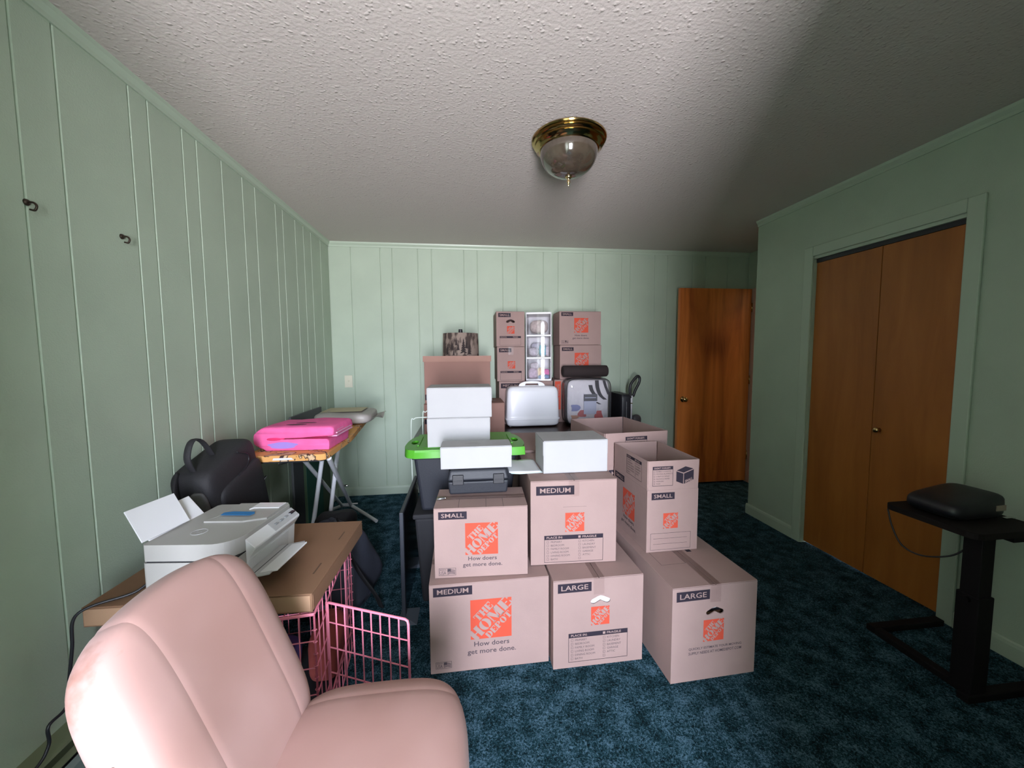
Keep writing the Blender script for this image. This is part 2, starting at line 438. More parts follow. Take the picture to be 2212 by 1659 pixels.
# closet bifold door (two flush veneer leaves)
m_door2 = wood_mat('closet_veneer', (0.27, 0.085, 0.014), (0.34, 0.110, 0.019), (0.39, 0.135, 0.026), 9, rough=0.5)
m_brass = mat('aged_brass', (0.62, 0.43, 0.19), 0.18, metal=1)
dr = bpy.data.objects.new('door_2', None); col.objects.link(dr); dr.location = (XR+.02, (CY0+CY1)/2, 0); struct(dr)
for k, (a, b) in enumerate(((CY0+.004, 2.0-.002), (2.0+.002, CY1-.004))):
    yc = (CY0+CY1)/2
    lf = MB().box(0, a-yc, .015, .03, b-yc, CZ-.045).build('door_leaf', m_door2, dr, bevel=.002)
    if k == 0:
        kb = MB().lathe([(0,.034),(.009,.034),(.016,.028),(.017,.020),(.010,.012),(.007,.006),(.012,0),(0,0)], 20)
        kb.v = [(-z+0, x+1.957-yc, y+.914) for x, y, z in kb.v]
        kb.build('door_knob', m_brass, lf, smooth=True)
struct(MB().box(XR+.02, CY0, CZ-.043, XR+.05, CY1, CZ-.018).build('closet_track', m_black))
# entry door standing open, parallel to the back wall
m_door1 = wood_mat('entry_veneer', (0.22, 0.045, 0.010), (0.62, 0.17, 0.038), (0.85, 0.28, 0.07), 5.0, mirror=0.0, rough=0.32, blot=(0.0, 1.45, .14, .22))
de = bpy.data.objects.new('door_1', None); col.objects.link(de); de.location = (2.568, 3.70, 0); struct(de)
lf = MB().box(-.395, 0, .018, .395, .036, 2.035).build('door_leaf', m_door1, de, bevel=.002)
kb = MB().lathe([(0,.060),(.018,.058),(.026,.048),(.027,.038),(.018,.027),(.011,.020),(.011,.010),(.030,.008),(.032,0),(0,0)], 24)
kb.v = [(x-.335, -z, y+.905) for x, y, z in kb.v]
kb.build('door_knob', m_brass, lf, smooth=True)
for hz in (.25, 1.05, 1.80):
    MB().tube([(.398, -.004, hz), (.398, -.004, hz+.09)], .006, 8).build('hinge', m_brass, de, smooth=True)
m_jamb = mat('pinkish_painted_jamb', (0.62, 0.42, 0.34), 0.45)
jb = MB(); jb.box(2.972, 3.655, 0, 3.05, 3.765, 2.04); jb.box(2.990, 3.625, 0, 3.05, 3.655, 2.04)
struct(jb.build('trim_6', m_jamb, bevel=.004))

# unseen lamp added in the hallway to brighten the open door
hl_ = thing('added_hall_lamp', 'added unseen ceiling lamp in the hallway, lighting the open door', 'lamp', (XN+.62, 3.25, H))
MB().lathe([(0,0),(.10,0),(.105,-.02),(.0,-.022)], 24).build('lamp_base', m_steel, hl_, smooth='auto')
mg_ = mat('added_lamp_glass', (.9,.85,.75), .4); mg_.node_tree.nodes['Principled BSDF'].inputs['Emission Color'].default_value = (1, .80, .58, 1); mg_.node_tree.nodes['Principled BSDF'].inputs['Emission Strength'].default_value = HALL
MB().lathe([(.09,-.022),(.115,-.05),(.11,-.09),(.07,-.125),(0,-.14)], 24).build('lamp_globe', mg_, hl_, smooth=True)

# light switch and hooks
s = thing('light_switch', 'cream toggle light switch on the back wall near the corner', 'switch', (-1.109, YB, 1.127))
MB().box(-.036, -.006, -.058, .036, 0, .058).build('switch_plate', mat('cream_plastic', (0.62, 0.60, 0.48), 0.4), s, bevel=.002)
MB().box(-.005, -.018, -.006, .005, -.006, .012).build('toggle', mat('cream_plastic', (0.62, 0.60, 0.48), 0.4), s, bevel=.001)
for (y, z, lb) in ((1.311, 1.816, 'dark metal hook on the left wall, nearer to the camera'), (1.624, 1.813, 'dark metal hook on the left wall, farther from the camera')):
    h = thing('wall_hook', lb, 'hook', (XL, y, z), group='hooks on the panelled wall')
    MB().tube(bez([(0,0,0),(.018,0,.0),(.026,.0,-.010),(.020,0,-.022),(.008,0,-.020)], 12), .003, 6).build('hook_bend', mat('dark_bronze', (0.05,0.035,0.025), 0.4, metal=.6), h, smooth=True)
    MB().lathe([(0,.006),(.008,.005),(.010,0),(0,0)], 12).build('hook_base', mat('dark_bronze', (0.05,0.035,0.025), 0.4, metal=.6), h, smooth=True).rotation_euler = (0, PI/2, 0)

# baseboard heater on the left wall
ht = thing('baseboard_heater', 'long painted baseboard heater along the left wall', 'heater', (XL, 0.45, 0))
y0, y1 = YN+.02-.45, 1.70-.45
m_heat = mat('olive_green_enamel', (0.17, 0.20, 0.12), 0.45)
def yext(prof, a, b):
    k = len(prof); vs = [(x, y, z) for y in (a, b) for x, z in prof]
    return MB().add(vs, [tuple(range(k)), tuple(reversed(range(k, 2*k)))] + [(i, i+k, (i+1) % k+k, (i+1) % k) for i in range(k)])
yext([(0,.235),(.045,.215),(.048,.208),(0,.225)], y0, y1).build('top_cover', m_heat, ht, weld=True)
yext([(0,0),(.004,0),(.004,.225),(0,.225)], y0, y1).build('back_plate', m_heat, ht, weld=True)
yext([(.040,.178),(.058,.172),(.058,.168),(.040,.172)], y0, y1).build('louver', m_heat, ht, weld=True)
yext([(.050,.025),(.062,.025),(.062,.135),(.050,.15)], y0, y1).build('front_cover', mat('grey_green_enamel', (0.20,0.25,0.24), 0.45), ht, weld=True)
yext([(.008,.03),(.045,.03),(.045,.14),(.008,.14)], y0, y1).build('heating_fins', m_blackm, ht, weld=True)
for yy in (y0-.004, y1):
    MB().box(0, yy, 0, .062, yy+.004, .235).build('end_cap', m_heat, ht)

# ------------------------------------------------------------------ ceiling lamp
LX, LY = .535, 1.955
lp = thing('ceiling_lamp', 'brass flush ceiling lamp with smoked glass dome', 'lamp', (LX, LY, H))
m_brass2 = mat('polished_brass', (0.42, 0.29, 0.12), 0.12, metal=1)
MB().lathe([(0,0),(.182,0),(.186,-.006),(.184,-.012),(.176,-.015),(.176,-.019),(.178,-.024),(.172,-.029),(.166,-.031),(.166,-.035),(.168,-.040),(.160,-.046),(.154,-.050),(.150,-.056),(.146,-.060),(0,-.060)], 64).build('canopy', m_brass2, lp, smooth='auto', angle=50)
dome = [(.143,-.060)] + [(.143*math.cos(a)**.9, -.062-.118*math.sin(a)) for a in [i*PI/2/14 for i in range(1,14)]] + [(0.0,-.18)]
m_dome = mat('smoked_glass', (0.055, 0.042, 0.030), 0.10, metal=0.0, spec=1.0, coat=0.5, var=0.25, vscale=18)
MB().lathe(dome, 48).build('glass_dome', m_dome, lp, smooth=True)
MB().lathe([(0,-.176),(.016,-.178),(.018,-.184),(.010,-.190),(.006,-.196),(.009,-.202),(.007,-.210),(.004,-.216),(.005,-.222),(0,-.230)], 20).build('finial', mat('bright_brass', (0.8,0.6,0.32), 0.15, metal=1), lp, smooth=True)

# ------------------------------------------------------------------ printing: lettering and marks as thin flat meshes
_tc = {}
def text2d(s, size, bold=0.0, align='LEFT', xs=1.0):
    k = (s, bold)
    if k not in _tc:
        cu = bpy.data.curves.new('lettering', 'FONT'); cu.body = s; cu.size = 1.0; cu.offset = bold; cu.resolution_u = 2; cu.fill_mode = 'FRONT'
        ob = bpy.data.objects.new('lettering', cu); col.objects.link(ob)
        me = bpy.data.meshes.new_from_object(ob)
        vs = [(v.co.x, v.co.y) for v in me.vertices]; fs = [tuple(p.vertices) for p in me.polygons]
        bpy.data.objects.remove(ob); bpy.data.curves.remove(cu); bpy.data.meshes.remove(me)
        x0 = min(v[0] for v in vs); x1 = max(v[0] for v in vs)
        _tc[k] = ([(v[0]-x0, v[1]) for v in vs], fs, x1-x0)
    vs, fs, w_ = _tc[k]
    sh = {'LEFT': 0, 'CENTER': -w_/2, 'RIGHT': -w_}[align]
    return [((x+sh)*size*xs, y*size) for x, y in vs], fs
def shift(item, dx, dy): return [(x+dx, y+dy) for x, y in item[0]], item[1]
def R2(x0, y0, x1, y1): return [(x0,y0),(x1,y0),(x1,y1),(x0,y1)], [(0,1,2,3)]
def outline(x0, y0, x1, y1, t): return [R2(x0,y0,x1,y0+t), R2(x0,y1-t,x1,y1), R2(x0,y0+t,x0+t,y1-t), R2(x1-t,y0+t,x1,y1-t)]
def fit_text(s, x, y, wid, hgt, bold=0.03):
    """lettering scaled into the box x,y,wid,hgt (cap height)"""
    vs, fs = text2d(s, 1.0, bold)
    x1 = max(v[0] for v in vs); y0 = min(v[1] for v in vs); y1 = max(v[1] for v in vs)
    return [(x+v[0]/x1*wid, y+(v[1]-y0)/(y1-y0)*hgt) for v in vs], fs
def ring(cx, cy, rx, ry, ix, iy, a0, a1, n):
    out = []
    for k in range(n):
        t0, t1 = a0+(a1-a0)*k/n, a0+(a1-a0)*(k+1)/n
        out.append([(cx+ix*math.cos(t0), cy+iy*math.sin(t0)), (cx+rx*math.cos(t0), cy+ry*math.sin(t0)), (cx+rx*math.cos(t1), cy+ry*math.sin(t1)), (cx+ix*math.cos(t1), cy+iy*math.sin(t1))])
    return out
def q(x0, y0, x1, y1): return [(x0,y0),(x1,y0),(x1,y1),(x0,y1)]
GLYPH = {   # heavy stencil serif capitals, unit box, convex pieces
 'H': [q(.06,0,.40,1), q(.62,0,.96,1), q(.40,.44,.62,.55), q(0,0,.06,.09), q(0,.91,.06,1), q(.96,0,1,.09), q(.96,.91,1,1)],
 'T': [q(.33,0,.69,.86), q(0,.90,1,1), q(0,.66,.10,.90), q(.90,.66,1,.90), q(.22,0,.33,.07), q(.69,0,.80,.07)],
 'E': [q(.05,0,.46,1), q(.50,.88,1,1), q(.50,0,1,.12), q(.50,.44,.74,.55), q(.88,.64,1,.88), q(.88,.12,1,.38)],
 'O': ring(.5,.5,.5,.5,.17,.40,PI/2+.12,3*PI/2-.12,10)+ring(.5,.5,.5,.5,.17,.40,-PI/2+.12,PI/2-.12,10),
 'M': [[(.02,1),(.34,1),(.58,.1),(.44,0)], q(.04,0,.12,.94), q(.66,0,.97,1), [(.44,0),(.58,.1),(.72,1),(.66,1)], q(0,0,.18,.08), q(.60,0,1,.07)],
 'D': [q(.06,0,.42,1)]+[[(max(.47,x),y) for x, y in P_] for P_ in ring(.47,.5,.53,.5,.20,.40,-PI/2,PI/2,10)],
 'P': [q(.08,0,.46,1), q(0,0,.08,.08), q(.46,0,.56,.08)]+[[(max(.50,x),y) for x, y in P_] for P_ in ring(.50,.72,.50,.28,.20,.19,-PI/2,PI/2,8)],
}
def clip_sq(poly, lo=0.0, hi=1.0):
    for ax in (0, 1):
        for s_, lim in ((1, lo), (-1, -hi)):
            out = []
            for i in range(len(poly)):
                a, b = poly[i-1], poly[i]; da, db = s_*a[ax]-lim, s_*b[ax]-lim
                if da >= 0 and db >= 0: out.append(b)
                elif da >= 0 > db or db >= 0 > da:
                    t = da/(da-db); p = tuple(a[j]+(b[j]-a[j])*t for j in (0, 1)); out.append(p)
                    if db >= 0: out.append(b)
            poly = out
            if len(poly) < 3: return []
    return poly
def logo_letters():
    r = math.sqrt(.5); vs = []; fs = []
    for word, s0, s1, t0, t1, ws in (('THE', -.27, .27, .175, .365, (1, 1.05, .9)), ('HOME', -.66, .64, -.135, .155, (1, 1, 1.25, .95)), ('DEPOT', -.40, .42, -.33, -.165, (1, .9, .95, 1, 1))):
        tot = sum(ws); s = s0; gap = .012
        for ch, wd in zip(word, ws):
            wl_ = (s1-s0)*wd/tot
            for P_ in GLYPH[ch]:
                pts = []
                for x, y in P_:
                    S = s+gap/2+(wl_-gap)*x; T = t0+(t1-t0)*y
                    pts.append((.5+S*r-T*r, .5+S*r+T*r))
                c = clip_sq(pts)
                if len(c) >= 3:
                    n = len(vs); vs += c; fs.append(tuple(range(n, n+len(c))))
            s += wl_
    return vs, fs
LOGO = logo_letters()

class Face:
    """a flat face of a thing: origin, u (right), v (up), outward normal, all local to PARENT"""
    def __init__(s, parent, o, u, v): s.p, s.o, s.u, s.v = parent, Vector(o), Vector(u), Vector(v); s.n = s.u.cross(s.v)
    def put(s, name, items, mat_, off=.0006, parent=None):
        mb = MB()
        for vs, fs in items:
            mb.add([s.o+s.u*x+s.v*y+s.n*off for x, y in vs], fs)
        return mb.build(name, mat_, parent or s.p)
def print_size(F, txt, x, y, w_, h_, ink=None):
    """dark bar with a size word knocked out in board colour; x,y = lower left"""
    b = F.put('size_label', [R2(x, y, x+w_, y+h_)], ink or m_ink, .0006)
    F.put('size_lettering', [fit_text(txt, x+w_*.10, y+h_*.24, w_*.80, h_*.54, .010)], m_kraft, .0011, b)
def print_logo(F, cx, cy, s):
    b = F.put('logo_square', [R2(cx-s/2, cy-s/2, cx+s/2, cy+s/2)], m_orange, .0006)
    F.put('logo_lettering', [([(cx-s/2+x*s, cy-s/2+y*s) for x, y in LOGO[0]], LOGO[1])], m_kraft, .0011, b)
def print_slogan(F, cx, cy, w_):
    sz = w_/6.1
    F.put('slogan_lettering', [shift(text2d('How doers', sz, .012, 'CENTER', 1.12), cx, cy), shift(text2d('get more done.', sz, .012, 'CENTER', 1.12), cx, cy-sz*1.12)], m_inkt)
def print_usa(F, x, y, w_):
    h_ = w_*.45; t = w_*.02
    it = outline(x, y, x+w_, y+h_, t) + [fit_text('MADE IN', x+w_*.06, y+h_*.72, w_*.36, h_*.14, .02), fit_text('USA', x+w_*.06, y+h_*.12, w_*.36, h_*.5, .0)]
    b = F.put('origin_mark', it, m_inkt)
    fx0, fx1 = x+w_*.50, x+w_*.95
    it = []
    for k in range(4):      # waving stripes
        vs = []; fs = []
        for i in range(9):
            xx = fx0+(fx1-fx0)*i/8; yy = y+h_*(.10+.16*k)+h_*.10*math.sin(i/8*PI*1.3)+h_*.12*i/8
            vs += [(xx, yy), (xx, yy+h_*.08)]
        for i in range(8): fs.append((2*i, 2*i+2, 2*i+3, 2*i+1))
        it.append((vs, fs))
    it.append(R2(fx0, y+h_*.52, fx0+w_*.2, y+h_*.9))
    F.put('flag_mark', it, m_inkt, .0006, b)
def print_checklist(F, x, y, w_, h_):
    hb = h_*.155; t = .0018
    b = F.put('checklist_panel', [R2(x, y+h_-hb, x+w_, y+h_)] + outline(x, y, x+w_, y+h_-hb+t, t), m_ink)
    F.put('header_lettering', [fit_text('PLACE IN:', x+w_*.04, y+h_-hb*.76, w_*.27, hb*.52, .02)], m_kraft, .0011, b)
    F.put('fragile_lettering', [fit_text('FRAGILE', x+w_*.645, y+h_-hb*.76, w_*.24, hb*.52, .02)], m_kraft, .0011, b)
    F.put('tick_box', [R2(x+w_*.575, y+h_-hb*.78, x+w_*.575+hb*.56, y+h_-hb*.22)], m_kraft, .0011, b)
    row = (h_-hb)/6.6; sz = row*.80
    for cx, words in ((.04, ('PRIMARY','BEDROOM','FAMILY ROOM','LIVING ROOM','DINING ROOM','BATH')), (.58, ('KITCHEN','LAUNDRY','BASEMENT','GARAGE','ATTIC',''))):
        it = []
        for k, wd in enumerate(words):
            yy = y+h_-hb-row*(k+.95)
            it += outline(x+w_*cx, yy-row*.02, x+w_*cx+row*.62, yy+row*.60, .001)
            if wd: it.append(shift(text2d(wd, sz, -.004), x+w_*(cx+.07), yy))
        F.put('checklist_lettering', it, m_inkt, .0006, b)
def print_reminder(F, x, y, w_, h_):
    hb = h_*.17; t = .0018
    b = F.put('reminder_panel', [R2(x, y+h_-hb, x+w_, y+h_)] + outline(x, y, x+w_, y+h_-hb+t, t), m_ink)
    F.put('header_lettering', [fit_text("DON'T FORGET:", x+w_*.08, y+h_-hb*.76, w_*.80, hb*.52, .03)], m_kraft, .0011, b)
    it = []; row = (h_-hb)/6.6
    for k, wd in enumerate(('BUBBLE CUSHION', 'MOVING BLANKETS', 'STRETCH WRAP', 'PACKING PAPER', 'MARKERS', 'TAPE')):
        yy = y+h_-hb-row*(k+.95)
        it += outline(x+w_*.06, yy, x+w_*.06+row*.55, yy+row*.55, .0009)
        it.append(shift(text2d(wd, row*.78, -.004), x+w_*.18, yy))
    F.put('reminder_lettering', it, m_inkt, .0006, b)
def print_cube(F, x, y, s, txt):
    """little drawing of a carton"""
    A, B, C_, D_, E_, G_, K_ = (0,.72),(.42,.58),(1,.80),(.52,.95),(0,.16),(.42,0),(1,.24)
    S = lambda *ps: ([(x+p[0]*s, y+p[1]*s) for p in ps], [tuple(range(len(ps)))])
    g = .02
    b = F.put('carton_drawing', [S((0,.70),(0,.16),(.40,.0),(.40,.56)), S((.44,.56),(.44,0),(1,.22),(1,.77)), S((.02,.74),(.42,.61),(.98,.81),(.52,.95))], m_ink)
    F.put('drawing_lettering', [([(x+(.50+vx*.44)*s, y+(.05+vy*.15+vx*.165)*s) for vx, vy in fit_text(txt, 0, 0, 1, 1, .03)[0]], fit_text(txt, 0, 0, 1, 1, .03)[1])], m_kraft, .0011, b)
HANDLE = [(-.5,-.10),(-.47,-.32),(-.36,-.42),(-.24,-.34),(0,-.05),(.24,-.34),(.36,-.42),(.47,-.32),(.5,-.10),(.44,.08),(.16,.36),(0,.46),(-.16,.36),(-.44,.08)]

# ------------------------------------------------------------------ moving cartons
def carton(label, group, w_, d_, h_, x, y, z, yaw, seam='y', hole=None, kraft=None, name='moving_box', corner=True, tape=True):
    """closed carton; x,y = front-left bottom corner; seam axis of the top flaps; hole=(cx,cz,w,h) on the front"""
    kraft = kraft or m_kraft
    cx = x + (w_/2)*math.cos(yaw) - (d_/2)*math.sin(yaw); cy = y + (w_/2)*math.sin(yaw) + (d_/2)*math.cos(yaw)
    t = thing(name, label, 'box', (cx, cy, z), yaw, group)
    th = .004; W, D = w_/2, d_/2
    mb = MB()
    if hole:
        hx, hz, hw, hh = hole
        loop = [(-W,0),(W,0),(W,h_-th),(-W,h_-th)]
        hl = [(hx+px*hw, hz+py*hh) for px, py in HANDLE]
        M = Matrix(((1,0,0,0),(0,0,1,0),(0,1,0,0),(0,0,0,1)))
        fw = MB().prism([loop, hl], -D, -D+th, M)
        mb.add(fw.v, fw.f)
        mb.box(-W, -D+th, 0, -W+th, D, h_-th); mb.box(W-th, -D+th, 0, W, D, h_-th); mb.box(-W+th, D-th, 0, W-th, D, h_-th); mb.box(-W+th, -D+th, 0, W-th, D-th, th)
        mb.build('carton_body', kraft, t, weld=True)
    else:
        mb.box(-W, -D, 0, W, D, h_-th)
        mb.build('carton_body', kraft, t, bevel=.0025)
    g = .0012
    if seam == 'y':
        fl_ = [(-W, -D, -g, D), (g, -D, W, D)]; tp = [(-.024, -D-.001, .024, D)]
    else:
        fl_ = [(-W, -D, W, -g), (-W, g, W, D)]; tp = [(-W-.001, -.024, W, .024)]
    for a in fl_:
        MB().box(a[0], a[1], h_-th+.0005, a[2], a[3], h_).build('top_flap', kraft, t, bevel=.0015)
    if tape:
        a = tp[0]; tb = MB()
        z_ = h_+.0009
        tb.add([(a[0],a[1],z_),(a[2],a[1],z_),(a[2],a[3],z_),(a[0],a[3],z_)], [(0,1,2,3)])
        if seam == 'y': tb.add([(-.024,-D-.0016,h_-.075),(.024,-D-.0016,h_-.075),(.024,-D-.001,z_),(-.024,-D-.001,z_)], [(0,1,2,3)])
        tb.build('tape_strip', m_tape, t)
    F = Face(t, (-W, -D, 0), (1,0,0), (0,0,1))
    Lf = Face(t, (-W, D, 0), (0,-1,0), (0,0,1))
    return t, F, Lf
def front_print_long(F, w_, h_, size, s=1.0):
    """long-side artwork: size bar, big logo, slogan, origin mark"""
    print_size(F, size, w_*.035, h_*.88-w_*.028, w_*.275*s, w_*.075*s)
    print_logo(F, w_*.505, h_*.585, w_*.335)
    print_slogan(F, w_*.50, h_*.20+w_*.025, w_*.35)
    print_usa(F, w_*.035, h_*.045, w_*.14)

GM = 'cardboard moving boxes'
HS, HM = .305, .398
# A: medium, on the floor at the front left
wA, dA = .518, .381
A, F, _ = carton('medium moving box on the carpet under the small box, nearest on the left', GM, wA, dA, HM, -.164, 1.588, 0, .009, 'x')
print_size(F, 'MEDIUM', .017, .345, .165, .040); print_logo(F, .262, .229, .178); print_slogan(F, .264, .108, .185); print_usa(F, .022, .022, .068)
# faint print on the top flap
Ft = Face(A, (-wA/2, -dA/2, HM), (1,0,0), (0,1,0))
Ft.put('flap_print', outline(.125, .05, .30, .17, .0015) + [fit_text('FRAGILE', .14, .058, .06, .012, .01)], m_inkt, .0006)
Ft.put('round_stamp', [([(.33+r_*math.cos(a), .06+r_*math.sin(a)*.9) for a in [2*PI*k/20 for k in range(20)] for r_ in (.024, .019)], [(2*k, (2*k+2) % 40, (2*k+3) % 40, 2*k+1) for k in range(20)])], mat('blue_ink', (.10,.13,.35), .7), .0006)
# B: large, end-on
wB, dB = .408, .686
B, F, _ = carton('large moving box with a white paper filled hand hole, between the other two floor boxes', GM, wB, dB, HM+.002, .363, 1.546, 0, .012, 'y', hole=(.008, .299, .090, .042))
print_size(F, 'LARGE', .020, .343, .150, .041); print_logo(F, .211, .227, .084); print_checklist(F, .068, .024, .270, .132)
pp = MB().sell((0, 0, 0), (.12, .02, .06), .8, .8, 30, 16, lambda p: p+Vector((0, .004*mnoise.noise(p*40), 0)))
pw = pp.build('packing_paper', m_paper, None, smooth=True); pw.location = (.363+.212, 1.546+.030, .299); tag(pw, 'white packing paper showing in the hand hole of the large box', 'paper')
# C: large, right
wC, dC = .389, .686
C, F, Lf = carton('large moving box standing apart on the right under the tall open small box', GM, wC, dC, .412, .828, 1.410, 0, .035, 'y', hole=(.0, .297, .082, .038))
print_size(F, 'LARGE', .018, .352, .150, .042); print_logo(F, .190, .214, .094)
F.put('estimate_lettering', [fit_text('QUICKLY ESTIMATE YOUR MOVING', .078, .134, .245, .012, .012), fit_text('SUPPLY NEEDS AT HOMEDEPOT.COM', .078, .115, .245, .012, .012)], m_inkt)
Ft = Face(C, (-wC/2, -dC/2, .412), (1,0,0), (0,1,0))
Ft.put('flap_print', outline(.05, .17, .17, .30, .0015), m_inkt, .0006); Ft.put('flap_bar', [R2(.235, .26, .26, .33)], m_ink, .0006)
sn = thing('shoe', 'white and black trainer seen through the hand hole of the right large box', 'shoe', (.828+.194, 1.410+.055, .286), .1)
MB().sell((0,0,.012), (.05,.016,.022), .7, .6, 20, 12).build('upper', m_paper, sn, smooth=True)
MB().box(-.055, -.014, -.016, .055, .014, -.004).build('sole', m_black, sn, bevel=.004)
MB().box(-.055, -.02, -.0165, .055, .10, -.0265).build('packing_card', m_kraft2, sn)
# D: small on A
wD, dD = .407, .241
D, F, _ = carton('small moving box with big orange logo, under the black plastic case', GM, wD, dD, .312, -.142, 1.635, HM+.0015, -.045, 'x')
print_size(F, 'SMALL', .020, .262, .122, .034); print_logo(F, .205, .172, .142); print_slogan(F, .208, .076, .150); print_usa(F, .018, .012, .074)
Ft = Face(D, (-wD/2, -dD/2, .312), (1,0,0), (0,1,0))
for xx in (.105, .225, .30): Ft.put('flap_line', [R2(xx,.0,xx+.0015,.10)], m_inkt, .0006)
# E: medium on B
wE, dE = .402, .50
E_, F, _ = carton('medium moving box with a moving checklist, under the white box and loose papers', GM, wE, dE, .395, .288, 1.679, HM+.0035, -.040, 'y')
print_size(F, 'MEDIUM', .026, .328, .176, .042); print_logo(F, .205, .198, .089); print_checklist(F, .063, .010, .276, .128)
F.put('hand_hole_score', [R2(.150,.270,.260,.2708)], m_inkt, .0004)
Z1 = HM+.0035+.395     # top of E
Z2 = HM+.0015+.312          # top of D

def open_carton(label, w_, d_, hb, hf, x, y, z, yaw, tilts=(.03,.03,.03,.03)):
    """open carton with flaps standing up; tilts: front, right, back, left outward (rad)"""
    cx = x + (w_/2)*math.cos(yaw) - (d_/2)*math.sin(yaw); cy = y + (w_/2)*math.sin(yaw) + (d_/2)*math.cos(yaw)
    t = thing('moving_box', label, 'box', (cx, cy, z), yaw, GM)
    th = .004; W, D = w_/2, d_/2
    b = MB(); b.box(-W,-D,0,W,-D+th,hb); b.box(-W,D-th,0,W,D,hb); b.box(-W,-D+th,0,-W+th,D-th,hb); b.box(W-th,-D+th,0,W,D-th,hb); b.box(-W+th,-D+th,0,W-th,D-th,th)
    b.build('carton_body', m_kraft, t)
    frames = {}
    for k, (nm, o, u, n_, ln) in enumerate((('front', (-W,-D,hb), (1,0,0), (0,-1,0), w_), ('right', (W,-D,hb), (0,1,0), (1,0,0), d_), ('back', (W,D,hb), (-1,0,0), (0,1,0), w_), ('left', (-W,D,hb), (0,-1,0), (-1,0,0), d_))):
        o, u, n_ = Vector(o), Vector(u), Vector(n_); v = (Vector((0,0,1))*math.cos(tilts[k]) + n_*math.sin(tilts[k])).normalized(); nn = u.cross(v)
        g = .003
        P = [o+u*g, o+u*(ln-g), o+u*(ln-g)+v*hf, o+u*g+v*hf]
        vs = P + [p-nn*th for p in P]
        MB().add(vs, [(0,1,2,3),(7,6,5,4),(0,4,5,1),(1,5,6,2),(2,6,7,3),(3,7,4,0)]).build('flap', m_kraft, t, bevel=.001)
        frames[nm] = Face(t, o, u, v)
    return t, Face(t, (-W,-D,0), (1,0,0), (0,0,1)), Face(t, (-W,D,0), (0,-1,0), (0,0,1)), frames
# F: small, open, on C
wF, dF = .263, .395
FF, F, Lf, fr_ = open_carton('tall open small moving box with its flaps up, on the right large box', wF, dF, HS, .142, .854, 1.695, .4135, .016, (.0, .03, .03, .0))
print_size(F, 'SMALL', .022, .258, .118, .034); print_logo(F, .122, .152, .076)
F.put('address_panel', outline(.020, .010, .228, .092, .0014) + [R2(.035, .038, .210, .0392), R2(.035, .065, .210, .0662)], m_inkt)
print_reminder(fr_['front'], .025, .020, .104, .095); print_cube(fr_['front'], .146, .025, .090, 'SMALL')
print_logo(Lf, dF*.50, .165, .14); print_slogan(Lf, dF*.5, .072, .15); print_size(Lf, 'SMALL', .02, .262, .122, .034)
print_checklist(fr_['left'], .165, .022, .17, .10)
# G: medium, open, behind F on a small box
wG, dG = .404, .535
zG = .912-.585
carton('small moving box hidden under the open medium box', GM, .406, .50, zG-.0015, .805, 2.125, 0, .07, 'y')
GG, F, Lf, fr_ = open_carton('open medium moving box with its flaps up, behind the open small box', wG, dG, .395, .19, .797, 2.105, zG, .094, (.0, .02, .02, .02))
print_reminder(fr_['front'], .13, .035, .14, .13)
print_size(F, 'MEDIUM', .026, .328, .176, .042)
# H: stack behind the papers
carton('medium moving box on the carpet behind the front stacks', GM, .40, .53, HM, .335, 2.245, 0, 0, 'y')
Hh, F, _ = carton('medium moving box behind the loose papers, its top in shadow', GM, .40, .53, HM, .33, 2.24, HM+.0015, 0, 'y')
print_size(F, 'MEDIUM', .026, .335, .150, .042)

# ------------------------------------------------------------------ table along the back wall with its load
TZ = .738
m_table = wood_mat('dark_walnut', (0.012, 0.006, 0.005), (0.026, 0.012, 0.010), (0.045, 0.022, 0.017), 10, rough=0.3)
tb = thing('table', 'dark brown wooden table along the back wall under the stacked boxes', 'table', (.55, 3.36, 0))
MB().box(-.95, -.48, TZ-.035, .795, .48, TZ).build('table_top', m_table, tb, bevel=.006)
MB().box(-.90, -.44, TZ-.14, .77, .44, TZ-.035).build('apron', m_table, tb, bevel=.003)
for sx in (-.86, .73):
    for sy in (-.40, .40):
        MB().taper((sx-.025, sy-.025, sx+.025, sy+.025), (sx-.035, sy-.035, sx+.035, sy+.035), 0, TZ-.14).build('leg', m_table, tb, bevel=.004)
# left brown boxes
T2, F, _ = carton('wide brown box on the table under the lidded box', GM, .645, .36, .245, -.325, 3.10, TZ, 0, 'x', kraft=m_kraft3)
F.put('edge_label', [R2(.004, .085, .03, .125)], m_ink)
z1 = TZ+.2465
t1 = thing('lidded_box', 'brown cardboard box with a fitted lid, under the drum lampshade', 'box', (-.055, 3.31, z1))
MB().box(-.262, -.20, 0, .262, .20, .375).build('box_body', m_kraft3, t1, bevel=.003)
ld = MB(); ld.box(-.270,-.208,.335,.270,-.203,.381); ld.box(-.270,.203,.335,.270,.208,.381); ld.box(-.270,-.203,.335,-.265,.203,.381); ld.box(.265,-.203,.335,.270,.203,.381); ld.box(-.265,-.203,.3765,.265,.203,.381)
ld.build('lid', mat('lid_board', (0.34,0.19,0.15), .8, var=.05), t1)
F = Face(t1, (-.262,-.20,0), (1,0,0), (0,0,1)); F.put('edge_label', [R2(.004,.030,.022,.075)], m_ink)
zl = z1+.381
